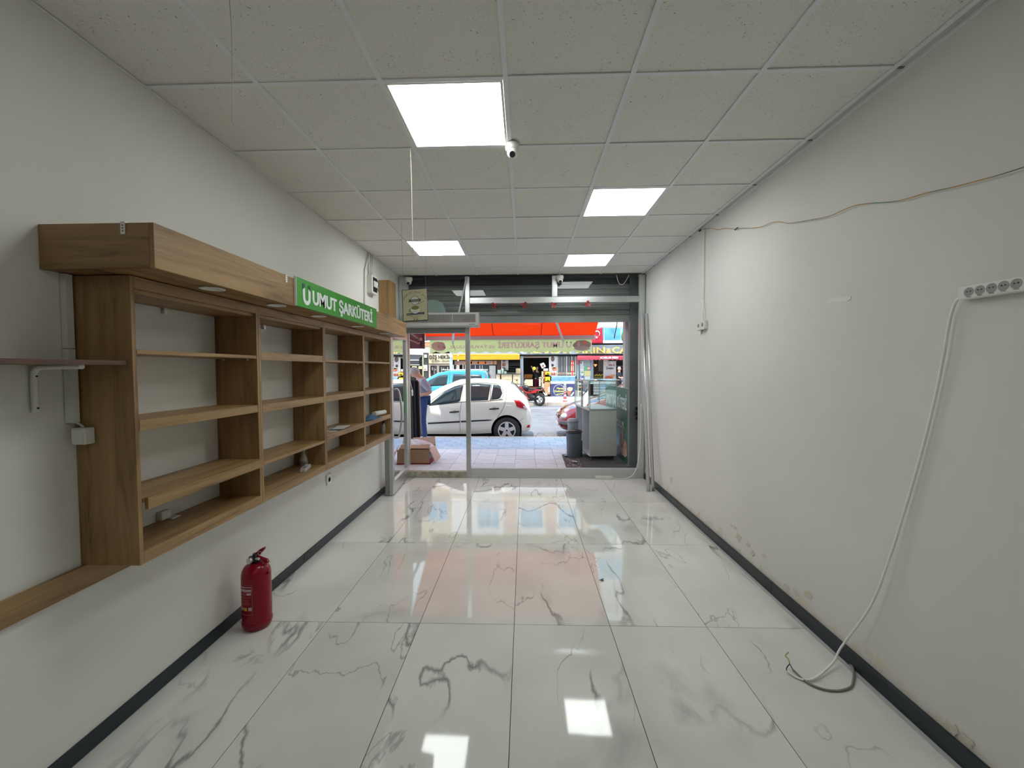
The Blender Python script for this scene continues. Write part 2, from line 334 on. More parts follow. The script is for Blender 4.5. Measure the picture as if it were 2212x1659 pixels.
# ================================================================== ROOM
XL, XR, ZC, YB, YF = -1.85, 1.768, 2.991, -4.2, 6.05
fl = box('floor', (XL-.1, YB-.1, -.12), (XR+.1, YF+.06, -.0035), GROUT); fl['kind'] = 'structure'; ORG[fl.name] = Vector((0,0,0))
tm = None; cols = [-1.87+.6*i for i in range(8)]; rows = [2.524+1.2*k for k in range(-5, 4)]
G = .0018
for i in range(-1, 7):
    for r in range(len(rows)-1):
        x0, x1 = max(XL, -1.87+.6*i), min(XR, -1.87+.6*(i+1)); y0, y1 = max(YB, rows[r]), min(6.02, rows[r+1])
        if x1-x0 < .02 or y1-y0 < .05: continue
        full = (x1-x0 > .57 and y1-y0 > 1.19)
        cx_, cy_ = (x0+x1)/2, (y0+y1)/2; hx, hy = (x1-x0)/2-G, (y1-y0)/2-G
        if full and tm is not None and abs(x1-x0-.6) < .001:
            t = bpy.data.objects.new('tile', tm); COL.objects.link(t)
        else:
            t = MB().box((-hx, -hy, -.01), (hx, hy, 0)).build('tile', MARB)
            if full and abs(x1-x0-.6) < .001: tm = t.data
        t.location = (cx_, cy_, 0); t.parent = fl
wl = box('wall_left', (XL-.15, YB, 0), (XL, 6.45, 3.2), WALL, kind='structure')
wr = box('wall_right', (XR, YB, 0), (XR+.15, 6.1, 3.2), WALLP, kind='structure')
wb = box('wall_back', (XL-.15, YB-.15, 0), (XR+.15, YB, 3.2), WALL, kind='structure')
for nm, a, b in (('baseboard_left', (XL, YB, 0), (XL+.011, 5.98, .078)), ('baseboard_right', (XR-.024, YB, 0), (XR, 6.0, .085))):
    s = struct(nm); y = a[1]; k = 0; cuts = [YB, -1.7, .8, 3.30, 6.0] if 'left' in nm else [YB, -2.1, .4, 2.9, 5.4, 6.0]
    for c0, c1 in zip(cuts, cuts[1:]):
        box('skirting_board', (a[0], c0+.001, a[2]+.001), (b[0], c1-.001, b[2]), BASE, s, .003)
# thin caulk strip at foot of right skirting
box('trim_1', (XR-.045, YB, .0002), (XR-.024, 5.95, .006), mat('caulk', (.45, .46, .46), .6), kind='structure')

# ceiling
ce = box('ceiling', (XL-.1, YB, ZC+.06), (XR+.1, 6.3, ZC+.14), mat('slab', (.5, .5, .48), .8)); ce['kind'] = 'structure'; ORG[ce.name] = Vector((0,0,0))
CX = [-1.8855+.6*i for i in range(8)]; CY = [1.992+.6*j for j in range(-10, 8)]
PAN = {(2, 0): 1, (4, 2): 1, (1, 4): 1, (4, 5): 1}   # (column, row) of the light panels
ctm = None
for i in range(6):
    for j, y0 in enumerate(CY):
        x0, x1 = max(XL, CX[i]), CX[i+1]; y1 = min(y0+.6, 6.02); y0c = max(y0, YB)
        if y1-y0c < .05 or (i, j-10) in PAN: continue
        hx, hy = (x1-x0)/2-.004, (y1-y0c)/2-.004
        full = abs(x1-x0-.6) < .01 and abs(y1-y0c-.6) < .01
        if full and ctm: t = bpy.data.objects.new('ceiling_tile', ctm); COL.objects.link(t)
        else:
            t = MB().box((-hx, -hy, 0), (hx, hy, .014)).build('ceiling_tile', CEIL)
            if full: ctm = t.data
        t.location = ((x0+x1)/2, (y0c+y1)/2, ZC+.006+random.uniform(0, .002)); t.parent = ce
        t.rotation_euler = (random.uniform(-.002, .002), random.uniform(-.002, .002), 0)
for i in range(1, 7):
    box('t_bar_runner', (CX[i]-.012, YB, ZC-.001), (CX[i]+.012, 6.03, ZC+.006), TBAR, ce)
for y0 in CY:
    if YB < y0 < 6.0:
        for i in range(6): box('t_bar', (max(XL, CX[i]+.012 if i else XL), y0-.011, ZC+.0005), (CX[i+1]-.012, y0+.011, ZC+.006), TBAR, ce)
        box('t_bar', (CX[6]+.012, y0-.006, ZC-.001), (XR, y0+.006, ZC+.003), mat('shadow_gap', (.16, .16, .16), .8), ce)
box('trim_2', (CX[6]+.013, YB, ZC+.003), (XR, 6.03, ZC+.012), mat('edge_strip', (.56, .56, .54), .6), kind='structure')
box('trim_3', (XR-.012, YB, ZC-.012), (XR, 6.0, ZC+.002), TBAR, kind='structure')
box('trim_4', (XL, YB, ZC-.004), (XL+.014, 6.0, ZC+.004), TBAR, kind='structure')

def led(i, j, lab):
    x0, y0 = CX[i], 1.992+.6*j; t = thing('ceiling_light_panel', lab, 'ceiling light', (x0+.3, y0+.3, ZC), 0, 'square ceiling light panels')
    m_ = MB(); a, b, w_ = .286, .286, .012
    for q in ((-a, -b, a, -b+w_), (-a, b-w_, a, b), (-a, -b+w_, -a+w_, b-w_), (a-w_, -b+w_, a, b-w_)): m_.box((q[0], q[1], -.001), (q[2], q[3], .012))
    m_.build('frame', WHITEP, t, rel=False)
    MB().box((-a+w_, -b+w_, .001), (a-w_, b-w_, .008)).build('diffuser', LEDM, t, rel=False)
led(2, 0, 'largest and nearest square ceiling light panel, left of the dome camera')
led(4, 2, 'square ceiling light panel on the right side, second nearest')
led(1, 4, 'square ceiling light panel above the hanging poster on the left')
led(4, 5, 'small-looking square ceiling light panel nearest the shop window, far right')

# ================================================================== SHOPFRONT
wf = struct('wall_front')
PLAST = mat('outer_render', (.62, .60, .56), .85, var=.06, vscale=2)
box('wall_panel', (XL-9, 6.1, 0), (XL-.151, 6.45, 3.3), PLAST, wf)
box('wall_panel', (XR+.151, 6.1, 0), (XR+9, 6.45, 3.3), PLAST, wf)
box('upper_storey', (-11, YB-.3, 3.3), (11, 6.45, 7.0), PLAST, wf)
box('lintel', (XL-.15, 6.24, 3.0), (XR+.15, 6.45, 3.3), PLAST, wf)
box('jamb', (XR+.0, 6.1, 0), (XR+.151, 6.45, 3.3), ALUD, wf)
box('jamb', (1.576, 6.46, 1.31), (1.70, 6.60, 3.3), mat('grey_cladding', (.60, .60, .64), .5), wf, .004)

w1 = struct('window_1')
Y0, Y1 = 6.02, 6.08
FR = dict(bevel=.003)
def fr(n, x0, x1, z0, z1, y0=Y0, y1=Y1, m_=ALU): return box(n, (x0, y0, z0), (x1, y1, z1), m_, w1, .004)
fr('mullion', -.868, -.800, 0, 2.975); fr('bottom_rail', -.80, 1.672, 0, .142, m_=ALUW); fr('transom', -.80, 1.672, 2.580, 2.668)
fr('small_mullion', .407, .486, 2.668, 2.975); fr('side_post', 1.672, 1.750, 0, 2.975, m_=ALUW); fr('side_post', -1.845, -1.742, 0, 2.985, m_=ALUW)
fr('side_post', 1.752, 1.767, 0, 2.975, m_=ALUD)
fr('door_header', -1.742, -.868, 2.150, 2.245, m_=ALUD); fr('door_header', -1.742, -.868, 2.245, 2.445, m_=ALUW)
fr('mullion', -1.742, -1.715, 2.445, 2.975, m_=ALUW)
box('sill_lip', (-.80, 6.005, .0), (1.672, 6.02, .03), ALUW, w1, .002)
for a in ((-.80, .142, 1.672, 2.58), (-.80, 2.668, .407, 2.985), (.486, 2.668, 1.672, 2.985), (-1.715, 2.445, -.868, 2.985)):
    sheet('glass_pane', [(a[0]-.003, 6.05, a[1]-.003), (a[2]+.003, 6.05, a[1]-.003), (a[2]+.003, 6.05, a[3]+.003), (a[0]-.003, 6.05, a[3]+.003)], GLASSM if a[1] < 1 else GLASS, w1)
# round frosted vent cover on the left upper pane
tag(MB().cyl((-1.345, 6.035, 2.455), (-1.345, 6.046, 2.455), .19, n=48).build('vent_cover', mat('frosted_plastic', (.24, .33, .30), .5)), 'round pale green disc on the upper pane behind the hanging poster', 'vent cover')
# worn corner of bottom rail
th = box('threshold', (-1.85, 6.025, 0), (-.868, 6.14, .088), mat('limestone', (.36, .34, .27), .8, var=.35, vscale=14, bump=.3)); th['kind'] = 'structure'

# door leaf swung into the room
d1 = struct('door_1')
pf, pn = Vector((-1.733, 6.030, 0)), Vector((-1.676, 5.113, 0)); dv = (pf-pn).normalized(); nv = Vector((dv.y, -dv.x, 0))   # nv points into the room
def leaf(n, s0, s1, z0, z1, m_=ALU, t0=-.05, t1=0., bevel=.003):
    L = (pf-pn).length; a = pn+dv*(L*s0 if s0 <= 1 and s0 >= 0 and False else s0); b = pn+dv*s1
    c = (a+b)/2+nv*((t0+t1)/2); c.z = (z0+z1)/2
    return MB().obox(c, dv*((s1-s0)/2), nv*((t1-t0)/2), (0, 0, (z1-z0)/2)).build(n, m_, d1, bevel)
LW = (pf-pn).length
leaf('lock_stile', 0, .085, .015, 2.125); leaf('hinge_stile', LW-.085, LW, .015, 2.125)
leaf('bottom_rail', .085, LW-.085, .015, .175); leaf('top_rail', .085, LW-.085, 2.04, 2.125)
_a, _b = pn+dv*.083-nv*.025, pn+dv*(LW-.083)-nv*.025; sheet('glass_pane', [(_a.x, _a.y, .173), (_b.x, _b.y, .173), (_b.x, _b.y, 2.042), (_a.x, _a.y, 2.042)], GLASS, d1)
leaf('stile_edge', -.004, .0, .015, 2.125, ALUD, -.10, -.05, 0); leaf('seal', .0, .02, .015, 2.125, BLACKP, -.10, -.051, 0)
leaf('edge_profile', .02, .05, .015, 2.125, ALU, -.10, -.051, 0)
hp = [pn+dv*.11+nv*q+Vector((0, 0, z)) for q, z in ((.0, 1.36), (.055, 1.35), (.085, 1.2), (.095, 1.05), (.085, .9), (.055, .75), (0, .74))]
MB().tube(hp, .013, 10, 6).build('handle', ALU, d1)
pa = leaf('notice_sheet', .10, .20, 1.62, 1.97, mat('paper', (.75, .74, .70), .7), -.0215, -.0205, 0)
PP = pn+dv*.105+nv*(-.020)
for k, tx in enumerate(('KASAP', 'KIYMA', 'SUCUK', 'SALAM', 'PEYNİR')):
    text(tx, 'lettering', BLACK, d1, PP+Vector((0, 0, 1.80-.034*k)), dv, (0,0,1), .016, .085, .0005, .02)
leaf('green_sticker', LW-.13, LW-.10, .97, 1.36, mat('green_tape', (.06, .42, .14), .5), -.0215, -.0205, 0)

# roller shutter
rs = thing('roller_shutter', 'dark grey roller shutter hanging half open outside the shop window', 'shutter', (0, 6.30, 2.33))
SH = mat('shutter_grey', (.27, .28, .275), .45, .25); SHD = mat('shutter_box_grey', (.045, .055, .058), .5, .2)
z = 2.325
box('bottom_bar', (-1.82, 6.285, z), (1.599, 6.325, z+.105), SH, rs, .004); z += .108
k = 0
while z < 2.90:
    mb = MB(); pr = [(0, 0), (.012, .004), (.016, .036), (.012, .070), (.002, .0755), (.002, .0795), (-.006, .0795), (-.006, 0)]
    mb.prism([(-1.82, 6.312-a, z+b) for a, b in pr], (3.419, 0, 0)); mb.build('slat', SH, rs); z += .0785; k += 1
box('shutter_box', (-1.85, 6.285, z-.003), (XR, 6.50, 3.0), SHD, rs, .004)
box('box_cover', (-1.741, 6.082, 2.972), (1.671, 6.238, 2.999), SHD, rs); box('guide_rail', (1.600, 6.275, .09), (1.767, 6.37, 3.0), GREYD, rs, .004); box('guide_rail', (-1.849, 6.26, .09), (-1.822, 6.37, 3.0), GREYD, rs, .004)
mb = MB()
for q in range(3): mb.cyl((1.70, 6.255, .86+.075*q), (1.70, 6.20, .86+.075*q), .022, .026, 12)
mb.box((1.735, 6.10, .80), (1.755, 6.255, 1.06)); mb.build('lock_handle', BLACKP, rs)
tag(MB().tube([(1.34, 6.01, 2.97), (1.36, 6.01, 2.88), (1.40, 6.01, 2.83), (1.45, 6.01, 2.85), (1.52, 6.01, 2.97)], .004, 6, 5).build('hanging_wire', WHITEP), 'white loop of wire hanging at the top right of the shop window', 'wire')

# air curtain over the door
ac = thing('air_curtain', 'long grey air curtain with mesh grille above the open door', 'air curtain', (-1.2, 5.9, 2.23))
mb = MB(); prof = [(6.018, 2.225), (5.86, 2.225), (5.845, 2.24), (5.845, 2.415), (5.865, 2.432), (6.018, 2.432)]
mb.prism([(-1.745, y, z) for y, z in prof], (1.095, 0, 0)).build('casing', mat('casing_grey', (.46, .46, .44), .45), ac, .004)
box('grille_frame', (-1.72, 5.840, 2.285), (-.685, 5.846, 2.405), mat('frame_grey', (.40, .40, .38), .5), ac, .001)
def meshmat():
    mm = bpy.data.materials.new('grille_mesh'); mm.use_nodes = True; t = mm.node_tree; b = t.nodes['Principled BSDF']
    co = t.nodes.new('ShaderNodeTexCoord'); v = t.nodes.new('ShaderNodeTexNoise'); v.inputs['Scale'].default_value = 130
    v2 = t.nodes.new('ShaderNodeTexNoise'); v2.inputs['Scale'].default_value = 6
    r = t.nodes.new('ShaderNodeValToRGB'); r.color_ramp.elements[0].position = .4; r.color_ramp.elements[1].position = .6; r.color_ramp.elements[0].color = (.13, .125, .115, 1); r.color_ramp.elements[1].color = (.21, .205, .18, 1)
    mi = t.nodes.new('ShaderNodeMixRGB'); mi.blend_type = 'OVERLAY'; mi.inputs[0].default_value = .35
    t.links.new(co.outputs['Object'], v.inputs['Vector']); t.links.new(co.outputs['Object'], v2.inputs['Vector']); t.links.new(v.outputs['Fac'], r.inputs[0]); t.links.new(r.outputs[0], mi.inputs[1]); t.links.new(v2.outputs['Color'], mi.inputs[2])
    t.links.new(mi.outputs[0], b.inputs['Base Color']); b.inputs['Roughness'].default_value = .6; return mm
GM = meshmat()
for a in ((-1.71, -1.375), (-1.365, -1.03), (-1.02, -.695)): box('grille', (a[0], 5.836, 2.292), (a[1], 5.841, 2.398), GM, ac)
text('destides', 'lettering', BLACKP, ac, (-.785, 5.8445, 2.252), (1,0,0), (0,0,1), .014, .085, .001, .03)
tag(MB().bar((-.835, 6.005, 2.975), (-.958, 6.005, 2.44), .022, .012, (0,1,0)).build('cable_trunking', ALUW), 'slanting grey cable trunking left of the window mullion', 'trunking')

# cameras
def dome(name, x, y, r, label, zc=None):
    t = thing(name, label, 'camera', (x, y, zc or ZC))
    mb = MB().lathe((0,0,0), [(r, 0), (r*1.04, -r*.75), (r*.85, -r*1.05)], 24); mb.build('mount', WHITEP, t, rel=False)
    c = (0, -r*.15, -r*1.35); MB().ball(c, r*.80, n=20, m=12).build('camera_ball', WHITEP, t, rel=False)
    f = Vector(c)+Vector((0, -.75, -.62)).normalized()*r*.62; g = Vector(c)+Vector((0, -.75, -.62)).normalized()*r*.84
    MB().cyl(f, g, r*.42, n=18).build('lens', BLACKP, t, rel=False); return t
t = dome('security_camera', -.068, 2.56, .042, 'white dome security camera on the ceiling beside the nearest light panel')
MB().tube([(.0, .03, 0), (.008, .045, -.02), (.004, .04, -.035)], .0025, 6, 4).build('cable', BLACKP, t, rel=False)
dome('security_camera', -1.675, 5.955, .05, 'small white dome camera at top left of the shopfront', 2.955)
dome('security_camera', .52, 5.955, .05, 'small white dome camera at top of the window, near the small mullion', 2.955)

# four red butterflies
RED = mat('red_plastic', (.30, .006, .012), .5)
def butterfly(px, py, a, lab):
    c = at(px, py, 'y', 6.0); t = thing('butterfly_decoration', lab, 'decoration', c, 0, 'red butterflies under the transom')
    for s in (-1, 1):
        for (L, W, an) in ((.052, .027, .62), (.048, .017, -1.05)):
            an2 = an*1.0; ux = Vector((s*math.cos(an2), -.25, math.sin(an2))).normalized(); uy = Vector((-s*math.sin(an2), 0, math.cos(an2)))
            R = Matrix.Rotation(a, 3, 'Y'); pts = []
            for q in range(14): th_ = 2*PI*q/14; pts.append(R @ (ux*(L*.5*(1+math.cos(th_)))+uy*(W*math.sin(th_)*(.6+.4*math.cos(th_)))))
            MB().prism(pts, (0, -.0015, 0)).build('wing', RED, t, rel=False)
    MB().ball((0, -.003, 0), .004, .004, .02, 8, 6).build('body', RED, t, rel=False); return t
butterfly(1068, 660, .2, 'red butterfly ornament leftmost under the window transom'); butterfly(1132, 659, -.3, 'red butterfly ornament second from left under the transom')
butterfly(1196, 659, .1, 'red butterfly ornament third from left, below the small mullion'); butterfly(1269, 657, 1.1, 'red butterfly ornament rightmost, tilted, under the transom')

# ================================================================== LEFT SHELVING
XF = -1.595
UY = [1.620, 2.416, 3.222, 4.026, 4.826]
SHELF = [[(1.679, 1.697, 0), (1.359, 1.403, .0), (1.028, 1.077, .02)], [(1.672, 1.722, .0), (1.352, 1.400, 0), (1.029, 1.049, 0)],
         [(1.676, 1.696, 0), (1.354, 1.402, 0), (1.041, 1.086, 0)], [(1.681, 1.700, 0), (1.364, 1.404, 0), (1.038, 1.086, 0)]]
LAB = ['wall shelf unit nearest the camera, oak, four open compartments', 'second oak wall shelf unit from the camera, glue bottle on its bottom', 'third oak wall shelf unit, papers on its lowest shelf', 'farthest oak wall shelf unit beside the open glass door']
for u in range(4):
    y0, y1 = UY[u]+.0008, UY[u+1]-.0008; t = thing('shelf_unit', LAB[u], 'shelf unit', (XL, y0, .8), 0, 'oak wall shelf units')
    box('side_panel', (XL+.002, y0, .801), (XF, y0+.018, 1.996), WOODZ, t, .0012); box('side_panel', (XL+.002, y1-.018, .801), (XF, y1, 1.996), WOODZ, t, .0012)
    box('bottom_panel', (XL+.002, y0+.018, .835), (XF-.018, y1-.018, .853), WOODY, t, .001); box('bottom_rail', (XF-.018, y0+.018, .801), (XF, y1-.018, .853), WOODY, t, .001)
    box('top_rail', (XF-.018, y0+.018, 1.948), (XF, y1-.018, 1.996), WOODY, t, .001); box('top_panel', (XL+.002, y0+.018, 1.93 if u < 2 else 1.948), (XF-.018, y1-.018, 1.948 if u < 2 else 1.966), WOODY, t, .001)
    for (za, zb, out) in SHELF[u]:
        sh = box('shelf', (XL+.004, y0+.02, zb-.018), (XF-.018+out, y1-.02, zb), WOODY, t, .001)
        box('shelf_edge', (XF-.018+out, y0+.021+(.006 if out else 0), za), (XF-.001+out, y1-.02, zb), WOODY, t, .0015)
        for yy in (XL+.06, XF-.05): MB().cyl((yy, y1-.019, zb-.024), (yy, y1-.032, zb-.024), .005, n=10).build('shelf_pin', CHROME, t)
    if u < 3: box('corner_bracket', (XL+.002, y0+.42, 1.90), (XL+.02, y0+.436, 1.95), CHROME, t)

hd = thing('header_beam', 'long oak box beam over the wall shelves', 'beam', (XL, 1.52, 1.997))
XH = -1.396
box('front_board', (XH-.018, 1.52, 1.998), (XH, 4.83, 2.168), WOODY, hd, .0015)
box('end_board', (XL+.002, 1.52, 1.998), (XH-.0185, 1.538, 2.168), WOODX, hd, .0015); box('end_board', (XL+.002, 4.812, 1.998), (XH-.0185, 4.83, 2.168), WOODX, hd, .0015)
box('underside_board', (XL+.002, 1.5385, 2.0), (XH-.0185, 2.55, 2.016), WOODY, hd); box('underside_board', (XL+.002, 2.553, 2.0), (XH-.0185, 4.8115, 2.016), WOODY, hd)
for yy in (1.91, 2.41, 2.91, 3.6, 4.3):
    sp_ = MB().lathe((-1.478, yy, 2.0), [(.0, 0), (.045, 0), (.052, -.003), (.052, -.006), (.040, -.007), (.038, -.003), (0, -.003)], 28).build('spotlight', WHITEP, hd)
mb = MB()
def lbr(x, y, side):
    b = MB()
    if side == 'y': b.box((x-.009, 1.5175, 2.125), (x+.009, 1.5195, 2.171)); b.box((x-.009, 1.5175, 2.169), (x+.009, 1.55, 2.171))
    else: b.box((XH+.0005, y-.009, 2.125), (XH+.0025, y+.009, 2.171)); b.box((XH-.03, y-.009, 2.169), (XH+.0025, y+.009, 2.171))
    o = b.build('corner_bracket', CHROME, hd)
    c = MB()
    for zz in (2.137, 2.148, 2.158):
        if side == 'y': c.cyl((x, 1.5177, zz), (x, 1.5165, zz), .0026, n=10)
        else: c.cyl((XH+.0023, y, zz), (XH+.0035, y, zz), .0026, n=10)
    c.build('screw', BLACKP, o)
lbr(at(266, 490, 'y', 1.52).x, 0, 'y'); lbr(0, at(618, 598, 'x', XH).y, 'x'); lbr(0, 4.18, 'x')
# burnt / stained patch is wear on the beam beside the sign
sg = thing('shop_sign_board', 'green board with white UMUT ŞARKÜTERİ lettering on the beam', 'sign', (XH, 2.46, 2.0))
SGX = XH+.014
box('board', (XH+.001, 2.462, 2.003), (SGX, 3.812, 2.180), mat('sign_green', (.035, .30, .02), .35), sg, .001)
box('board_edge', (XH+.001, 2.458, 2.003), (SGX, 2.4615, 2.180), mat('foam_board_white', (.8, .8, .8), .5), sg)
WL = mat('sign_white', (.82, .84, .84), .4)
text('UMUT ŞARKÜTERİ', 'lettering', WL, sg, (SGX+.0004, 2.650, 2.042), (0,1,0), (0,0,1), .090, 1.045, .002, .042)
DG = mat('dark_green', (.01, .07, .03), .4)
def ulogo(par, o, xd, yd, w_, h_, mt, top, depth=.002):
    o, xd, yd = Vector(o), Vector(xd), Vector(yd); z = xd.cross(yd)*depth; n = 10; outer = []; inner = []; r = w_/2; ri = w_*.22
    for k in range(n+1):
        a = PI+PI*k/n; outer.append((r+r*math.cos(a), r+r*math.sin(a))); inner.append((r+ri*math.cos(a), r*1.0+ri*math.sin(a)))
    pts = [(0, h_*.72)]+outer+[(w_, h_*.72), (w_-.12*w_, h_*.98)]+[(r+ri, h_*.72)]+inner[::-1]+[(r-ri, h_*.72), (.12*w_, h_*.98)]
    n2 = len(outer)
    b = MB(); O = [o+xd*p[0]+yd*p[1] for p in outer]; I = [o+xd*p[0]+yd*p[1] for p in inner]
    for k in range(n2-1): b.prism([O[k], O[k+1], I[k+1], I[k]], z)
    for s0, s1 in ((0, r-ri), (r+ri, w_)): b.prism([o+xd*s0+yd*r, o+xd*s1+yd*r, o+xd*s1+yd*(h_*.7 if s0 else h_*.82), o+xd*s0+yd*(h_*.82 if s0 else h_*.7)], z)
    b.build('logo', mt, par)
    MB().prism([o+xd*0+yd*h_*.74, o+xd*(r-ri)+yd*h_*.86, o+xd*(r-ri)+yd*h_, o+yd*h_], z).build('logo_tip', top, par); MB().prism([o+xd*(r+ri)+yd*h_*.86, o+xd*w_+yd*h_*.74, o+xd*w_+yd*h_, o+xd*(r+ri)+yd*h_], z).build('logo_tip', top, par)
ulogo(sg, (SGX+.0004, 2.530, 2.022), (0,1,0), (0,0,1), .092, .130, WL, DG)

# near end: side shelf, bracket, mounting board, trunking, switch
t = thing('side_shelf', 'dark brown shelf board at left edge with a white bracket', 'shelf', (XL, 1.2, 1.63))
box('board', (XL+.002, .75, 1.632), (-1.612, 1.617, 1.650), WOODD, t, .001)
br = MB().tube([(XL+.012, 1.478, 1.455), (XL+.012, 1.478, 1.58), (XL+.02, 1.478, 1.612), (XL+.05, 1.478, 1.624), (XL+.20, 1.478, 1.626)], .0105, 10, 5)
b2 = br.build('bracket', IVORY, t)
for zz in (1.47, 1.59): MB().cyl((XL+.021, 1.478, zz), (XL+.0245, 1.478, zz), .0035, n=10).build('screw', BLACKP, b2)
tag(box('mounting_board', (XL+.002, .6, .704), (XL+.020, 2.05, .800), WOODY, bevel=.001), 'oak board on the left wall below the nearest shelf unit', 'board')
t = thing('cable_trunking', 'white cable trunking running down beside the shelf end panel', 'trunking', (XL, 1.60, 1.39))
box('duct', (XL+.002, 1.585, 1.70), (XL+.026, 1.612, 1.997), IVORY, t, .001); box('duct', (XL+.002, 1.585, 1.652), (XL+.026, 1.612, 1.698), IVORY, t, .001)
box('duct', (XL+.004, 1.583, 1.400), (XL+.034, 1.612, 1.630), IVORY, t, .001)
t = thing('light_switch', 'white surface light switch at foot of the trunking', 'switch', (-1.785, 1.6, 1.345))
box('body', (-1.818, 1.578, 1.313), (-1.762, 1.6185, 1.380), IVORY, t, .004); box('rocker', (-1.813, 1.5735, 1.32), (-1.772, 1.5785, 1.375), IVORY, t, .002)
MB().tube([(-1.825, 1.60, 1.402), (-1.80, 1.60, 1.39), (-1.79, 1.60, 1.38)], .004, 6, 3).build('cable', IVORY, t)

# small socket boxes
def socket(lab, c, nx, size=(.08, .08), dep=.03, mt=WHITEP):
    t = thing('wall_socket', lab, 'socket', c); c = Vector(c)
    MB().box((0, -size[0]/2, -size[1]/2), (nx*dep, size[0]/2, size[1]/2)).build('body', mt, t, .004, rel=False)
    MB().lathe((nx*(dep+.0005), 0, 0), [(.022, 0), (.022, nx*.001), (.018, nx*.001), (.0175, -.0*nx)], 20, 'x').build('socket_ring', mat('socket_shadow', (.2, .2, .19), .5), t, rel=False)
    return t
socket('white wall socket under the shelves near the door', (XL+.001, 3.76, .582), 1, (.085, .1), .012)
t = thing('wall_socket', 'small white socket box on the wall inside the nearest shelf bay', 'socket', (XL, 2.0, .87))
MB().box((.001, -.028, -.016), (.03, .028, .03)).build('body', IVORY, t, .004, rel=False); MB().box((.001, .0, -.0165), (.06, .05, -.010)).build('flap', IVORY, t, .002, rel=False)

# electric box + conduits
t = thing('fuse_box', 'small open fuse box high on the left wall with wires showing', 'fuse box', (XL, 4.88, 2.62))
box('case', (XL+.001, 4.80, 2.52), (XL+.062, 4.98, 2.735), IVORY, t, .006); box('opening', (XL+.0625, 4.83, 2.545), (XL+.064, 4.965, 2.715), BLACKP, t)
for k in range(3): box('breaker', (XL+.064, 4.842+.038*k, 2.60), (XL+.078, 4.872+.038*k, 2.67), WHITEP, t, .002)
MB().tube([(XL+.07, 4.95, 2.70), (XL+.085, 4.955, 2.65), (XL+.075, 4.945, 2.60), (XL+.085, 4.95, 2.56)], .004, 6, 4).build('wire', mat('blue_wire', (.02, .03, .12), .5), t)
for k, (yy, r) in enumerate(((4.835, .012), (4.885, .009), (4.925, .007))): MB().cyl((XL+.018, yy, 2.735), (XL+.018, yy+.01*k, ZC), r, n=10).build('conduit', IVORY, t)
t2 = MB().tube([(XL+.03, 4.80, 2.93), (XL+.014, 4.74, 2.80), (XL+.012, 4.72, 2.74), (XL+.012, 4.70, 2.4), (XL+.012, 4.70, 2.17)], .011, 8, 4).build('wall_conduit', IVORY)
tag(t2, 'thin white conduit running down beside the fuse box', 'conduit')
t = thing('oak_duct_box', 'tall oak box on the wall beyond the fuse box', 'box', (XL, 5.18, 2.1))
box('front_board', (XL+.002, 5.182, 2.05), (-1.702, 5.20, 2.752), WOODZ, t, .001); box('side_board', (-1.720, 5.2005, 2.05), (-1.702, 5.42, 2.752), WOODZ, t, .001)

# hanging poster with its wires
t = thing('hanging_poster', 'cream yogurt poster with a bowl hanging from two ceiling wires', 'poster', (-1.02, 3.79, 2.2), 0)
A = at(868, 626, 'y', 3.79); B = at(921, 626, 'y', 3.77); Cc = at(925.5, 692, 'y', 3.76); D = at(870.5, 695.5, 'y', 3.78)
xd = (Cc-D).normalized(); yd = (A-D).normalized(); PW, PH = (Cc-D).length, (A-D).length; nn = xd.cross(yd)
CREAM = mat('poster_cream', (.56, .52, .34), .5, var=.05, vscale=8)
MB().prism([D, Cc, B, A], -nn*.004).build('backing', BLACKP, t)
def pq(x, y, z=.0008): return D+xd*(x*PW)+yd*(y*PH)+nn*z
MB().prism([pq(.025, .025), pq(.975, .025), pq(.975, .975), pq(.025, .975)], nn*.0006).build('print', CREAM, t)
INK = mat('poster_ink', (.02, .02, .022), .6); NAVY = mat('poster_navy', (.01, .02, .07), .5); PWH = mat('poster_white', (.75, .75, .72), .5)
def disc(n, x, y, r, mt, z, ry=None):
    ry = ry or r; return MB().prism([pq(x, y, z)+xd*(r*PW*math.cos(2*PI*k/28))+yd*(ry*PW*math.sin(2*PI*k/28)) for k in range(28)], nn*.0004).build(n, mt, t)
textarc('YOĞURTÇU YUSUF USTA', 'lettering', INK, t, pq(.49, .50, .0016), PW*.47, PI*.86, PI*.14, .014, xd, yd)
disc('badge', .5, .64, .17, INK, .0015); disc('badge', .5, .64, .155, PWH, .002)
MB().prism([pq(.25, .60, .0026), pq(.75, .605, .0026), pq(.71, .64, .0026), pq(.75, .68, .0026), pq(.25, .675, .0026), pq(.29, .64, .0026)], nn*.0004).build('ribbon', INK, t)
text('YOĞURTÇU', 'lettering', PWH, t, pq(.32, .625, .0032), xd, yd, .0105, PW*.36, .0004, .02)
text('TOP', 'lettering', INK, t, pq(.44, .705, .0026), xd, yd, .007, None, .0004); text('YUSUF USTA', 'lettering', INK, t, pq(.40, .565, .0026), xd, yd, .006, PW*.2, .0004)
disc('bowl_print', .43, .335, .20, mat('print_shadow', (.34, .32, .24), .6), .0014, .1); disc('bowl_print', .5, .355, .17, PWH, .0018, .14); disc('bowl_print', .5, .415, .165, mat('print_rim', (.45, .43, .34), .6), .0024, .085); disc('bowl_print', .5, .415, .145, mat('print_soup', (.23, .19, .05), .6), .003, .07)
MB().bar(pq(.6, .52, .002), pq(.86, .60, .002), .0025, .0006, nn).build('spoon_print', INK, t)
text('YOĞURTÇU', 'lettering', INK, t, pq(.40, .29, .0036), xd, yd, .006, PW*.2, .0004, .01)
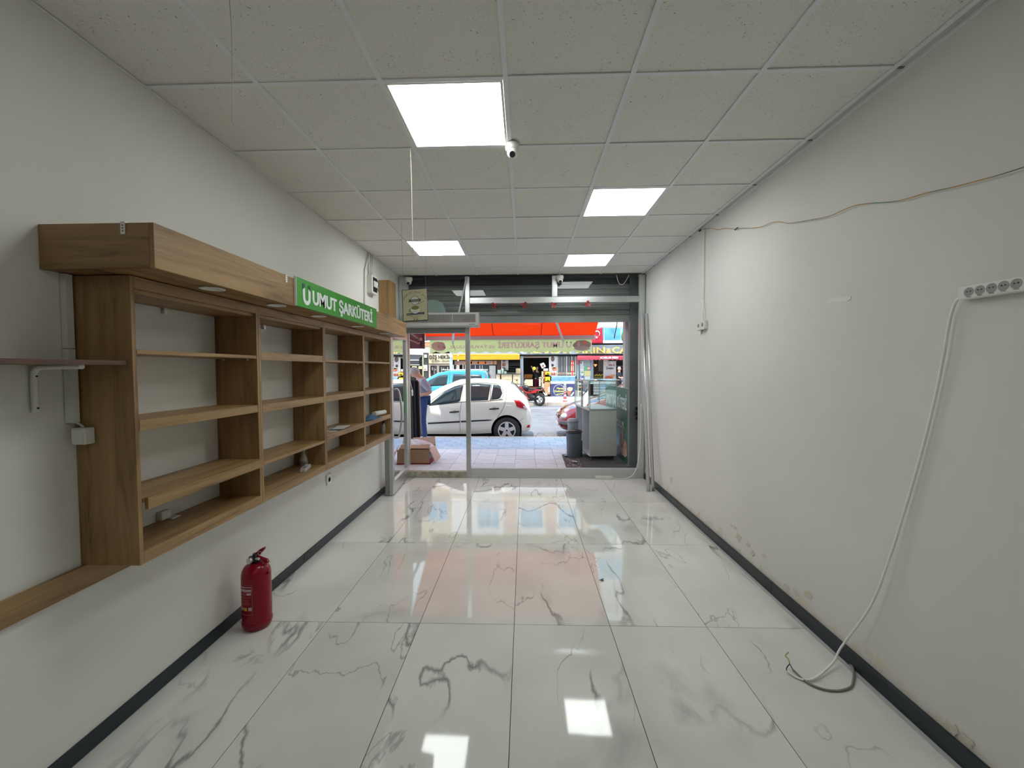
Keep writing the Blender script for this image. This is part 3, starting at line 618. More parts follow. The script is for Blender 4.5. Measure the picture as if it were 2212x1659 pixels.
MB().prism([pq(.13, .19, .0014), pq(.87, .20, .0014), pq(.84, .225, .0014), pq(.87, .265, .0014), pq(.13, .25, .0014), pq(.17, .22, .0014)], nn*.0004).build('ribbon', NAVY, t)
text('LEZZETLİ & KURUTULMUŞ YOĞURT', 'lettering', PWH, t, pq(.18, .212, .002), xd, yd, .006, PW*.64, .0004)
text('DOĞAL SÜT ÜRÜNLERİ', 'lettering', INK, t, pq(.26, .14, .0014), xd, yd, .007, PW*.48, .0004); text('BURADA', 'lettering', INK, t, pq(.40, .09, .0014), xd, yd, .008, PW*.2, .0004)
for x in (.46, .56): disc('print_mark', x, .055, .022, INK, .0014)
for x in (.06, .94):
    p = pq(x, .965, .001); MB().tube([(p.x-.01 if x < .5 else p.x-.004, 3.79, ZC), p+Vector((0,0,.001))], .0011, 5).build('wire', mat('wire_grey', (.42, .42, .40), .5), t)
    MB().cyl(p-nn*.001, p+nn*.002, .004, n=10).build('eyelet', CHROME, t)

# ceiling wires
WG = mat('white_wire', (.6, .6, .56), .5)
tag(MB().tube([(-1.068, 1.5, ZC), (-1.060, 1.5, 2.85), (-1.063, 1.5, 2.62), (-1.066, 1.5, 2.53), (-1.058, 1.5, 2.50)], .0016, 6, 4).build('hanging_wire', WG), 'thin wire hanging from the ceiling at upper left', 'wire')
t = thing('hanging_wire', 'thin cord with small hook hanging left of the nearest light panel', 'wire', (-.705, 2.58, ZC))
MB().tube([(-.706, 2.575, ZC), (-.700, 2.575, 2.8), (-.699, 2.575, 2.5), (-.697, 2.575, 2.34)], .0022, 6, 3).build('cord', mat('cream_cord', (.55, .53, .42), .6), t)
MB().tube([(-.697, 2.575, 2.345), (-.690, 2.575, 2.325), (-.688, 2.575, 2.30)], .001, 5, 3).build('hook', CHROME, t)

# ================================================================== RIGHT WALL
wp = [at(px, py, 'x', 1.752) for px, py in ((1512, 497), (1535, 493), (1550, 496), (1565, 493), (1590, 495), (1600, 493), (1640, 491), (1665, 481), (1685, 479), (1703, 482), (1740, 477), (1790, 467), (1825, 452), (1860, 441), (1925, 436), (1960, 429), (2000, 417), (2060, 404), (2110, 391), (2165, 376), (2230, 355))]
def twist():
    mm = bpy.data.materials.new('twisted_wire'); mm.use_nodes = True; t = mm.node_tree; b = t.nodes['Principled BSDF']
    co = t.nodes.new('ShaderNodeTexCoord'); n = t.nodes.new('ShaderNodeTexNoise'); n.inputs['Scale'].default_value = 3.5; r = t.nodes.new('ShaderNodeValToRGB')
    r.color_ramp.elements[0].position = .47; r.color_ramp.elements[1].position = .53; r.color_ramp.elements[0].color = (.50, .25, .03, 1); r.color_ramp.elements[1].color = (.10, .22, .14, 1)
    t.links.new(co.outputs['Object'], n.inputs['Vector']); t.links.new(n.outputs['Fac'], r.inputs[0]); t.links.new(r.outputs[0], b.inputs['Base Color']); return mm
t = thing('twisted_wire', 'long yellow and green wire strung along the upper right wall', 'wire', wp[0])
MB().tube(wp, .0022, 6, 4).build('wire', twist(), t)
MB().cyl(wp[4]+Vector((0, .015, 0)), wp[4]-Vector((0, .03, -.004)), .006, .004, 8).build('tape_joint', BLACKP, t); MB().ball(at(1512, 498, 'x', 1.752), .012, .03, .009, 10, 6).build('tape_end', BLACKP, t)
t = thing('wall_socket', 'pair of white sockets hanging from a thin conduit on the right wall', 'socket', (XR, 4.08, 2.03))
for yy in (4.05, 4.14):
    MB().box((XR-.035, yy-.040, 1.99), (XR-.001, yy+.040, 2.075)).build('body', IVORY, t, .005); MB().lathe((XR-.0355, yy, 2.035), [(.02, 0), (.02, -.001), (.017, -.001)], 18, 'x').build('socket_ring', mat('socket_shadow'), t)
MB().box((XR-.008, 4.105, 2.075), (XR-.001, 4.125, ZC-.01)).build('conduit', IVORY, t, .001); MB().box((XR-.012, 4.088, 2.30), (XR-.001, 4.098, ZC-.01)).build('conduit', IVORY, t, .001)
MB().tube([(XR-.008, 4.10, 2.29), (XR-.018, 4.06, 2.18), (XR-.02, 4.03, 2.075)], .005, 6, 4).build('cable', WHITEP, t)
MB().box((XR-.02, 4.13, 1.955), (XR-.003, 4.165, 1.992)).build('clip', WHITEP, t, .003)
q = [at(*p, 'x', XR-.002) for p in ((1783, 655), (1792, 644), (1838, 640), (1838, 646), (1830, 651))]
tag(MB().prism(q, (.001, 0, 0)).build('paper_scrap', mat('paper_white', (.78, .78, .74), .7)), 'torn scrap of white paper stuck on the right wall', 'paper')

t = thing('power_strip', 'white power strip fixed to the right wall at the frame edge', 'power strip', (XR, 1.55, 1.9))
ya, yb = 1.70, 1.38; za, zb = 1.900, 1.896
MB().obox((1.7475, (ya+yb)/2, 1.898), (0, (ya-yb)/2, (za-zb)/2), (.018, 0, 0), (0, 0, .026)).build('body', WHITEP, t, .006, seg=3)
for k in range(6):
    yy = ya-.045-.0385*k-.0*k
    if yy < yb+.02: break
    if k > 4: break
    s = MB().lathe((1.7292, yy, 1.900), [(.0175, 0), (.0175, -.0006), (.0155, .010), (.0, .010)], 24, 'x')
    s.build('socket', mat('socket_cup', (.33, .33, .31), .5), t)
    for w_ in (-.006, .006): MB().cyl((1.7275, yy+w_, 1.902), (1.7295, yy+w_, 1.902), .0022, n=8).build('pin_hole', BLACKP, t)
    MB().bar((1.7288, yy-.009, 1.8795), (1.7288, yy+.008, 1.8815), .0012, .0022, (1,0,0)).build('marking', BLACKP, t)
cab = [at(2084, 637, 'x', 1.745), at(2066, 650, 'x', 1.747), at(2052, 690, 'x', 1.75), at(2040, 760, 'x', 1.75), at(2020, 860, 'x', 1.752), at(1990, 980, 'x', 1.752), at(1958, 1090, 'x', 1.75), at(1920, 1210, 'x', 1.74), at(1880, 1310, 'x', 1.728), Vector((1.70, 2.20, .11)), at(1800, 1430, 'z', .03), at(1765, 1462, 'z', .012), at(1742, 1469, 'z', .007), at(1720, 1463, 'z', .007), at(1700, 1449, 'z', .012)]
MB().tube(cab, .0055, 8, 6).build('cable', mat('cable_white', (.90, .90, .87), .4), t)
gc = thing('floor_cable', 'grey cable end coming out at the skirting, joined to the white one', 'cable', at(1842, 1440, 'z', 0))
MB().tube([at(1836, 1436, 'z', .01), at(1843, 1445, 'z', .018), at(1843, 1470, 'z', .008), at(1836, 1485, 'z', .007), at(1810, 1492, 'z', .006), at(1780, 1489, 'z', .006), at(1750, 1478, 'z', .006), at(1730, 1463, 'z', .008), at(1713, 1447, 'z', .02)], .0055, 8, 6).build('sheath', mat('grey_cable', (.24, .235, .21), .5), gc)
for a in (((1700, 1449, .012), (1699, 1443, .03), (1706, 1434, .05)), ((1713, 1447, .02), (1709, 1440, .035), (1706, 1434, .05))): MB().tube([at(a_[0], a_[1], 'z', a_[2]) for a_ in a], .0025, 6, 4).build('wire_core', mat('navy_tape', (.02, .015, .07), .4), gc)
MB().tube([at(1706, 1434, 'z', .05), at(1703, 1424, 'z', .055), at(1697, 1416, 'z', .06), at(1703, 1409, 'z', .06)], .0035, 6, 4).build('wire_end', mat('tan_wire', (.42, .33, .17), .6), gc)

# flaked paint low on right wall
FLK = mat('flaked_paint', (.63, .60, .50), .8, bump=.3, bscale=60)
def flake(px, py, r, k):
    c = at(px, py, 'x', XR-.0015); pts = []
    n = 11
    for i in range(n): a = 2*PI*i/n; rr = r*random.uniform(.45, 1.15); pts.append(c+Vector((random.uniform(-.003, .0), rr*math.cos(a)*1.1, rr*math.sin(a)*.8)))
    MB().prism(pts, (.0012, 0, 0)).build('paint_flake', FLK, fk)
fk = thing('peeling_paint', 'flakes of peeling paint low on the right wall above the skirting', 'peeling paint', (XR, 3, .2))
for a in ((1595, 1160, .05), (1588, 1141, .03), (1617, 1178, .035), (1650, 1200, .03), (1700, 1270, .03), (1720, 1282, .035), (1745, 1282, .04), (1580, 1135, .02), (1625, 1195, .03), (2090, 1600, .03), (2060, 1575, .03), (1450, 1035, .06)): flake(*a, 0)

# steel channels leaning in the corner
CH = mat('galvanised_steel', (.62, .63, .63), .22, .95)
def channel(p, q, wid, lab):
    t = thing('steel_channel', lab, 'steel channel', p, 0, 'steel channels leaning in the right corner'); p, q = Vector(p), Vector(q); d = (q-p).normalized(); a = Vector((1, 0, 0)); a = (a-d*a.dot(d)).normalized(); b = a.cross(d).normalized()
    mb = MB(); c = (p+q)/2; L = (q-p).length/2
    mb.obox(c, d*L, a*(wid/2), b*.0012); mb.obox(c+a*(wid/2)+b*.009, d*L, a*.0012, b*.009); mb.obox(c-a*(wid/2)+b*.009, d*L, a*.0012, b*.009)
    o = mb.build('web', CH, t); MB().obox(c-b*.002, d*L, a*.004, b*.0015).build('rib', CH, t)
channel((1.618, 5.36, .002), (1.684, 5.985, 2.42), .044, 'left galvanised steel channel leaning in the right corner of the shopfront'); channel((1.682, 5.37, .002), (1.742, 5.93, 2.40), .036, 'right galvanised steel channel leaning against the corner beside the white wall')

# power strip on the floor by the sill
t = thing('power_strip', 'grey power strip lying on the floor at the window sill', 'power strip', (1.15, 5.97, 0))
MB().obox((1.155, 5.975, .022), (.125, -.004, 0), (0, .022, 0), (0, 0, .02)).build('body', IVORY, t, .004)
for k in range(5): MB().lathe((1.065+.045*k, 5.975-.0015*k, .0425), [(.016, 0), (.016, .003), (.013, .003), (.012, .001)], 14).build('socket', IVORY, t)
MB().tube([(1.28, 5.97, .02), (1.36, 5.96, .008), (1.5, 5.95, .02), (1.60, 5.96, .10), (1.66, 6.0, .25), (1.69, 6.0, .55), (1.70, 6.0, 1.1)], .006, 6, 5).build('cable', WHITEP, t)

# ================================================================== THINGS ON SHELVES
def onshelf(px, py, z): return at(px, py, 'z', z)
p = onshelf(657, 1004, .853); t = thing('glue_bottle', 'white conical glue bottle standing in the second shelf unit', 'bottle', p)
MB().lathe((0,0,0), [(.028, 0), (.031, .006), (.031, .045), (.022, .07), (.012, .095), (.004, .155), (.002, .158)], 20).build('body', mat('glue_white', (.66, .67, .64), .4), t, rel=False); MB().lathe((0,0,0), [(.0315, .012), (.0315, .038)], 20).build('wrapper', mat('wrapper_grey', (.45, .47, .50), .4), t, rel=False)
p = onshelf(660, 1015, .853); t = thing('blister_pack', 'clear small pack with dark ends lying before the glue bottle', 'packet', p)
MB().obox((0,0,.014), (.02, -.075, 0), (.018, .008, 0), (0, 0, .013)).build('tray', mat('clear_pack', (.5, .5, .52), .25), t, .003, rel=False); MB().obox((.012,-.035,.0275), (.008, -.03, 0), (.008, .004, 0), (0, 0, .001)).build('print', mat('purple_print', (.18, .12, .2), .5), t, rel=False)
p = onshelf(724, 928, 1.086); t = thing('papers', 'few loose papers lying on the third shelf unit', 'papers', p)
for k in range(3): MB().obox((.0+.01*k, -.03+.05*k, .003+.004*k), (.05, .01*(k-1), 0), (-.01, .09, .004), (0, 0, .0012)).build('sheet', mat('sheet_grey%d' % (k % 2), ((.5, .5, .48), (.08, .08, .09))[k % 2], .5), t, rel=False)
p = onshelf(818, 900, 1.086); t = thing('silicone_tube', 'white bottle with red cap lying on the farthest unit', 'bottle', p)
d = Vector((.04, .3, 0)).normalized()
MB().cyl(Vector((-.03, -.06, .034)), Vector((-.03, -.06, .034))+d*.25, .028, .026, 18).build('body', mat('glue_white'), t, rel=False); MB().cyl(Vector((-.03, -.06, .034))+d*.25, Vector((-.03, -.06, .034))+d*.30, .022, .012, 16).build('cap', mat('cap_red', (.5, .01, .02), .4), t, rel=False)
p = onshelf(800, 906, 1.086); mb = MB(); n = 12; vs = []; fs = []
for i in range(n+1):
    for j in range(n+1):
        u, v = i/n-.5, j/n-.5; h = .035*math.exp(-8*(u*u+v*v))*(1.2+.5*math.sin(17*u+3)*math.cos(13*v))+.003
        vs.append(p+Vector((v*.14, u*.34+.02, max(h, .002))))
for i in range(n):
    for j in range(n): fs.append((i*(n+1)+j, (i+1)*(n+1)+j, (i+1)*(n+1)+j+1, i*(n+1)+j+1))
mb.add(vs, fs, True); tag(mb.build('blue_cloth', mat('blue_rag', (.03, .10, .20), .8)), 'crumpled blue cloth on the farthest shelf unit', 'cloth')
p = onshelf(829, 936, .853); t = thing('spray_bottle', 'grey bottle with dark cap standing in the bottom of the farthest unit', 'bottle', p)
MB().lathe((0,0,0), [(.026, 0), (.028, .01), (.028, .10), (.02, .125)], 18).build('body', mat('bottle_grey', (.42, .43, .46), .4), t, rel=False); MB().lathe((0,0,0), [(.019, .125), (.017, .15), (.007, .155), (.005, .168)], 14).build('cap', BLACKP, t, rel=False)

# ================================================================== EXTINGUISHER
t = thing('fire_extinguisher', 'red fire extinguisher standing on the floor by the left skirting', 'fire extinguisher', (-1.690, 2.478, 0), .0)
RX = mat('extinguisher_red', (.25, .001, .012), .24, spec=.3, coat=.1)
MB().lathe((0,0,0), [(.055, .012), (.070, .002), (.078, .012), (.0815, .035), (.0825, .10), (.0825, .335), (.078, .362), (.064, .388), (.045, .402), (.028, .408)], 36).build('cylinder', RX, t, rel=False)
MB().lathe((0,0,0), [(.084, .03), (.0845, .035), (.0845, .045), (.084, .05)], 36).build('base_ring', RX, t, rel=False)
vb = MB().lathe((0,0,0), [(.026, .405), (.027, .435), (.02, .445), (.016, .462)], 18); vb.build('valve', BLACKP, t, rel=False)
MB().cyl((-.012, -.02, .43), (-.018, -.043, .43), .017, n=18).build('pressure_gauge', CHROME, t, rel=False)
MB().cyl((.0, -.012, .432), (.035, -.022, .438), .008, n=12).build('nozzle', CHROME, t, rel=False)
MB().prism([(-.03, -.01, .44), (.0, -.01, .452), (.075, -.01, .425), (.085, -.01, .405), (.07, -.01, .405), (.02, -.01, .432), (-.03, -.01, .43)], (0, .02, 0)).build('carry_handle', RX, t, .002, rel=False)
MB().prism([(-.02, -.01, .447), (.03, -.01, .49), (.062, -.01, .505), (.058, -.01, .488), (.02, -.01, .445)], (0, .02, 0)).build('squeeze_lever', RX, t, .002, rel=False)
MB().tube([(.035+.012*math.cos(a), -.012, .468+.012*math.sin(a)) for a in [2*PI*k/14 for k in range(15)]], .0014, 5).build('safety_pin', CHROME, t, rel=False)
MB().tube([(-.02, .01, .435), (-.045, .01, .43), (-.05, .02, .40), (-.045, .03, .385)], .008, 8, 4).build('hose', BLACKP, t, rel=False)
MB().cyl((.078, -.01, .345), (.094, -.012, .345), .010, n=10).build('bracket_stub', RX, t, rel=False)
# printed label, wrapped on the cylinder
def wrap(name, a0, a1, z0, z1, mt, r=.0832, n=8):
    mb = MB(); vs = []
    for k in range(n+1):
        a = a0+(a1-a0)*k/n
        for rr, z in ((r, z0), (r, z1), (r+.0004, z1), (r+.0004, z0)): vs.append((rr*math.cos(a), rr*math.sin(a), z))
    fs = []
    for k in range(n):
        for c in range(4): fs.append((k*4+c, (k+1)*4+c, (k+1)*4+(c+1) % 4, k*4+(c+1) % 4))
    mb.add(vs, fs, True).build(name, mt, t, rel=False)
a0, a1 = math.radians(-150), math.radians(-72)
LP = mat('label_pink', (.50, .16, .17), .5); LW_ = mat('label_pale', (.55, .40, .40), .5)
wrap('label_line', a0, a1, .298, .300, LP); wrap('label_line', a1-.02, a1, .115, .300, LP); wrap('label_line', a0, a1, .115, .117, LP)
wrap('label_block', a0+.2, a1-.06, .258, .274, LW_); wrap('label_block', a1-.40, a1-.08, .238, .252, LW_); wrap('label_block', a0+.2, a1-.45, .240, .243, LP); wrap('label_block', a0+.2, a1-.12, .222, .224, LP)
for k in range(3): wrap('label_block', a0+.25, a1-.3+.07*k, .204-.012*k, .206-.012*k, LP)
wrap('label_block', a1-.30, a1-.05, .142, .162, LW_); wrap('label_sticker', a1-.58, a1-.40, .141, .160, mat('sticker_yellow', (.55, .50, .03), .5), .0838, 4); wrap('label_block', a0+.25, a1-.62, .140, .160, LP)
wrap('label_block', a0+.25, a1-.05, .284, .290, LW_); text('YANGIN', 'label_text', LW_, t, (-.045, -.0838, .285), (1, 0, 0), (0,0,1), .008, .03, .0004, rel=False)

# scrap on the floor
p = at(1301, 1254, 'z', 0); mb = MB()
for k in range(6): a = 2*PI*k/6+random.random(); L = random.uniform(.012, .026); mb.bar(p+Vector((0,0,.003)), p+Vector((L*math.cos(a), L*math.sin(a), .006)), .006, .002)
tag(mb.build('tape_scrap', BLACKP), 'small black scrap lying on the shiny floor right of centre', 'litter')

# ================================================================== PAVEMENT AND ROAD
ZP, ZR = .09, -.10
sw = box('sidewalk', (-9, 6.10, -.2), (9, 9.06, ZP-.008), mat('mortar', (.42, .46, .50), .9)); sw['kind'] = 'structure'; ORG[sw.name] = Vector((0,0,0))
SLAB = [mat('pale_slab_%d' % k, c, .55, var=.10, vscale=7, bump=.05) for k, c in enumerate(((.68, .74, .80), (.64, .70, .76), (.72, .77, .82)))]
SLB = [mat('blue_slab_%d' % k, c, .6, var=.10, vscale=6, bump=.05) for k, c in enumerate(((.44, .58, .70), (.48, .62, .73), (.41, .55, .68)))]
def slabs(x0, x1, ys, wx, mats, stag, zt):
    cache = {}
    for r, (a, b) in enumerate(zip(ys, ys[1:])):
        x = x0+(stag*wx*(r % 2)); 
        while x < x1:
            k = (round(b-a, 3), random.randrange(3))
            if k not in cache: cache[k] = MB().box((-wx/2+.003, -(b-a)/2+.003, -.02), (wx/2-.003, (b-a)/2-.003, 0)).build('paving_slab', mats[k[1]], sw); o = cache[k]
            else: o = bpy.data.objects.new('paving_slab', cache[k].data); COL.objects.link(o); o.parent = sw
            o.location = (x+wx/2, (a+b)/2, zt+random.uniform(-.001, .001)); x += wx
slabs(-4.5, 3.0, [6.10, 6.57, 6.86, 7.157, 7.377, 7.768], .334, SLAB, 0, ZP)
slabs(-5.2, 3.6, [7.77, 7.954, 8.181, 8.40, 8.573, 8.80, 9.055], .30, SLB, .5, ZP+.002)
kb = struct('kerb', (0, 9.15, 0)); KM = mat('kerb_stone', (.60, .56, .50), .8, var=.1, vscale=4)
for k in range(-9, 9): box('kerb_stone', (k*.8+.003, 9.06, -.2), (k*.8+.797, 9.235, ZP+.004), KM, kb, .006)
ASPH = mat('asphalt', (.19, .19, .205), .85, var=.16, vscale=1.6, bump=.25)
box('road', (-40, 9.235, -.3), (40, 19.35, ZR), ASPH, kind='structure')
box('trim_5', (-12, 18.0, ZR), (14, 18.16, ZR+.002), mat('road_paint', (.6, .6, .58), .7), kind='structure')
fk2 = struct('far_kerb', (0, 19.4, 0)); 
for k in range(-10, 11): box('kerb_stone', (k*1.1+.005, 19.35, -.3), (k*1.1+1.095, 19.62, .055), mat('far_kerb_stone', (.52, .44, .36), .85, var=.25, vscale=2), fk2, .01)
box('far_sidewalk', (-40, 19.62, -.3), (40, 24.2, .05), mat('far_paving', (.40, .38, .36), .8, var=.1, vscale=1.5), kind='structure')
random.seed(3); mb = MB()
for k in range(900):
    c = Vector((random.gauss(.72, .45), 9.3+abs(random.gauss(0, .55)), ZR+.004)); 
    if c.y > 11 or c.x < .05 or c.x > 2.0: continue
    a = random.uniform(0, PI); s = random.uniform(.006, .022); mb.obox(c, (s*math.cos(a), s*math.sin(a), 0), (-s*.5*math.sin(a), s*.5*math.cos(a), .004), (0, 0, .003))
tag(mb.build('fallen_leaves', mat('dry_leaf', (.26, .18, .11), .9)), 'scattered dry leaves and grit on the road beside the near kerb', 'leaves', kind='stuff')

# mat, boards, showcase
t = thing('floor_mat', 'grey ribbed mat on the paving under the display counter', 'mat', (1.1, 6.8, ZP))
MB().prism([(.640, 6.20, ZP+.001), (1.60, 6.20, ZP+.001), (1.635, 7.25, ZP+.001), (.66, 7.25, ZP+.001)], (0, 0, .008)).build('mat_base', mat('mat_grey', (.10, .10, .10), .9, var=.2, vscale=20), t)
mb = MB()
for k in range(26): mb.box((.93, 6.22+.039*k, ZP+.009), (1.62, 6.236+.039*k, ZP+.012))
mb.build('rib', mat('mat_rib', (.17, .17, .17), .8), t, kind='stuff')
mb = MB(); random.seed(5)
for k in range(70):
    c = (random.uniform(.66, .9), random.uniform(6.22, 6.9), ZP+.0095); s = random.uniform(.004, .014); a = random.random()*3; mb.obox(c, (s*math.cos(a), s*math.sin(a), 0), (-s*math.sin(a), s*math.cos(a), 0), (0,0,.0006))
mb.build('pattern_flecks', mat('mat_fleck', (.5, .48, .44), .8), t, kind='stuff')
mb = MB(); c0 = at(1242, 998, 'z', ZP+.02)
for k in range(7): mb.ball(c0+Vector((random.uniform(-.04, .04), random.uniform(-.03, .03), random.uniform(0, .015))), .022, .018, .012, 8, 6)
tag(mb.build('crumpled_tissue', mat('tissue', (.75, .74, .72), .8)), 'small crumpled white tissue on the mat before the counter', 'litter')

gbx = 1.625
t = thing('green_sign_board', 'green shop board with white letters and a chicken picture beside the counter', 'sign', (gbx, 6.3, ZP))
GB = mat('board_green', (.035, .16, .085), .35)
box('board', (gbx, 6.47, ZP+.005), (gbx+.02, 8.25, 1.30), GB, t, .002)
D_ = (0, -1, 0)
text('UMUT ŞARKÜTERİ', 'lettering', mat('letter_white', (.75, .76, .76), .5), t, (gbx-.001, 8.16, .955), D_, (0,0,1), .185, 1.62, .002, .03)
text('VE TAVUKÇULUK', 'lettering', mat('letter_white'), t, (gbx-.001, 8.05, .63), D_, (0,0,1), .115, 1.36, .002, .01)
MEAT = mat('chicken_print', (.62, .30, .22), .5, var=.3, vscale=10); MEAT2 = mat('chicken_print_dark', (.36, .12, .09), .5, var=.3, vscale=9)
def blob(par, c, yr, zr, mt, n=16, x=gbx-.0025, name='chicken_print', seed=1):
    random.seed(seed); pts = [(x, c[0]+yr*math.cos(2*PI*k/n)*random.uniform(.85, 1.1), c[1]+zr*math.sin(2*PI*k/n)*random.uniform(.85, 1.1)) for k in range(n)]; MB().prism(pts, (.0018, 0, 0)).build(name, mt, par)
blob(t, (6.66, .33), .17, .14, MEAT); blob(t, (6.88, .40), .14, .12, MEAT2, seed=2); blob(t, (6.80, .52), .05, .19, MEAT, seed=3, x=gbx-.0032); blob(t, (6.70, .25), .2, .07, mat('chicken_pale', (.72, .46, .38), .5), seed=4, x=gbx-.004)
blob(t, (7.0, .22), .2, .08, MEAT2, seed=5, x=gbx-.003)

CW = mat('laminate_grey', (.55, .57, .55), .45); CWI = mat('laminate_white', (.68, .70, .74), .45)
sc_ = thing('display_counter', 'grey-white shop counter with a glass display top standing on the pavement', 'display counter', (1.068, 6.70, ZP), .112)
CWD, CDP, cz0, cz1 = .447, .96, .087, .837
def lb_(n, a, b, m_, bev=.001): return MB().box(a, b).build(n, m_, sc_, bev, rel=False)
def ls_(n, P, m_): return MB().add(P, [(0, 1, 2, 3)]).build(n, m_, sc_, rel=False)
lb_('near_panel', (0, 0, cz0), (CWD, .02, cz1), CW); lb_('far_panel', (0, CDP-.02, cz0), (CWD, CDP, cz1), CWI); lb_('right_panel', (CWD-.02, .02, cz0), (CWD, CDP-.02, cz1), CWI)
lb_('base_shelf', (0, .02, cz0), (CWD-.02, CDP-.02, cz0+.02), CWI); lb_('divider_panel', (.01, .50, cz0+.02), (CWD-.02, .518, cz1), CWI); lb_('counter_top', (-.004, -.004, cz1), (CWD+.004, CDP+.004, cz1+.02), CW)
for a in ((.045, .05), (CWD-.05, .05), (.045, CDP-.06), (CWD-.05, CDP-.06)): MB().lathe((a[0], a[1], .010), [(.026, 0), (.026, .008), (.017, .014), (.017, .077)], 14).build('leg', BLACKP, sc_, rel=False)
EF = mat('edge_steel', (.36, .36, .34), .4, .3); FP = mat('frame_pale', (.55, .52, .50), .4, .3); g0, g1 = cz1+.022, 1.325; H_ = .012
for n_, P in (('glass_pane', [(0, .003), (CWD, .003)]), ('glass_pane', [(CWD-.003, .0), (CWD-.003, CDP)]), ('glass_pane', [(0, CDP-.003), (CWD, CDP-.003)])):
    ls_(n_, [(P[0][0], P[0][1], g0), (P[1][0], P[1][1], g0), (P[1][0], P[1][1], g1), (P[0][0], P[0][1], g1)], GLASSD)
ls_('glass_top', [(0, 0, g1), (CWD, 0, g1), (CWD, CDP, g1), (0, CDP, g1)], GLASSD)
lb_('glass_shelf', (.01, .012, g0+.001), (CWD-.012, CDP-.012, g0+.008), mat('shelf_pale', (.62, .70, .70), .3))
for a in ((0, 0), (CWD, 0), (0, CDP-.008), (CWD, CDP-.008)): lb_('corner_post', (a[0]-.005, a[1]-.002, g0-.01), (a[0]+.005, a[1]+.008, g1+.004), EF)
lb_('edge_rail', (-.005, -.006, g0-.02), (CWD+.006, .006, g0+.004), EF); lb_('edge_rail', (-.005, -.006, g1), (CWD+.006, .004, g1+.01), EF); lb_('edge_rail', (CWD-.004, .006, g0-.01), (CWD+.008, CDP, g0+.004), EF)
lb_('edge_rail', (-.007, .006, g1), (.005, CDP, g1+.01), FP); lb_('edge_rail', (-.007, .006, g0-.012), (.005, CDP, g0+.003), FP)
for k, (ya, yb) in enumerate(((.03, .50), (.45, CDP-.01))):
    x = -.012-.012*k
    for n_, p, q in (('door_frame', (ya, g0), (ya+.018, g1)), ('door_frame', (yb-.018, g0), (yb, g1)), ('door_frame', (ya, g0), (yb, g0+.016)), ('door_frame', (ya, g1-.016), (yb, g1))): lb_(n_, (x-.004, p[0], p[1]), (x+.004, q[0], q[1]), FP, 0)
    ls_('door_glass', [(x, ya+.018, g0+.01), (x, yb-.018, g0+.01), (x, yb-.018, g1-.01), (x, ya+.018, g1-.01)], GLASSD)

def bin_(lab, x, y, r, h, body, lid, zb=ZP+.002):
    t = thing('pedal_bin', lab, 'bin', (x, y, zb))
    MB().lathe((0,0,0), [(r*.84, 0), (r*.86, .01), (r*.97, h*.9), (r*.97, h*.93)], 28).build('bucket', body, t, rel=False)
    MB().lathe((0,0,0), [(r*1.03, h*.90), (r*1.05, h*.94), (r*.98, h*.975), (r*.7, h*1.0), (.001, h*1.01)], 28).build('lid', lid, t, rel=False)
    MB().box((-r*1.15, -.04, .015), (-r*.8, .04, .03)).build('pedal', lid, t, .004, rel=False); MB().box((r*.75, -.02, .0), (r*1.05, .02, h*.6)).build('hinge', lid, t, .004, rel=False)
bin_('dark grey pedal bin beside the display counter', .850, 7.05, .138, .475, mat('bin_grey', (.10, .12, .15), .35), mat('bin_lid', (.03, .035, .045), .3))
bin_('light grey bin standing behind the dark pedal bin', .872, 7.38, .10, .63, mat('bin_light', (.30, .34, .38), .4), mat('bin_light2', (.36, .40, .43), .4))

# ================================================================== AWNING
aw = thing('awning', 'red-orange awning over the pavement with a mirrored green valance', 'awning', (-.3, 8.8, 2.3))
AR = cloth('awning_red', (.85, .15, .035), .45, (1., .19, .045)); ax0, ax1 = -2.13, 1.50; yb_, zb_ = 6.46, 3.45; ya_, za_ = 8.80, 2.335
mb = MB(); dd = Vector((0, ya_-yb_, za_-zb_)); nrm = Vector((0, -dd.z, dd.y)).normalized()
for a, b in ((-2.13, -.66), (-.66, .36), (.36, 1.50)):
    MB().prism([(a+.003, yb_, zb_), (b-.003, yb_, zb_), (b-.003, ya_, za_), (a+.003, ya_, za_)], nrm*.004).build('fabric_panel', AR, aw)
for a in (-.66, .36): MB().bar((a, yb_, zb_-.001), (a, ya_, za_-.001), .012, .004, nrm).build('seam', mat('seam_red', (.35, .01, .0), .7), aw)
PB = mat('pink_bar', (.50, .30, .30), .45); MB().box((ax0-.01, ya_-.03, za_-.085), (ax1+.01, ya_+.03, za_+.0)).build('front_bar', mat('white_bar', (.55, .50, .50), .45), aw, .006)
VG = cloth('valance_green', (.68, .78, .54), .6, (.84, .92, .62)); vx0, vx1, vy = -2.04, 1.44, ya_+.005; vt, vb = za_-.085, za_-.365
pts = [(vx0, vy, vt), (vx1, vy, vt)]; n = 13; wv = (vx1-vx0)/n; low = []
for k in range(n*8+1): u = k/8; low.append((vx1-u*wv, vy, vb+.035*(1-abs(math.cos(PI*u)))*1.0))
top = [(vx1-k/8*wv, vy, vt) for k in range(n*8+1)]
mb = MB(); vs = top+low; N = n*8+1; mb.add(vs+[(v[0], v[1]+.003, v[2]) for v in vs], [(i, i+1, N+i+1, N+i) for i in range(N-1)]+[(2*N+i, 3*N+i, 3*N+i+1, 2*N+i+1) for i in range(N-1)]+[(N+i, N+i+1, 3*N+i+1, 3*N+i) for i in range(N-1)])
mb.build('valance', VG, aw, fix=False)
VL = mat('valance_letter', (.93, .90, .90), .8); VL2 = mat('valance_letter_white', (.95, .95, .92), .8)
Xn = (-1, 0, 0)   # the print faces the street, so it reads mirrored from inside
xr = lambda px: at(px, 750, 'y', vy).x
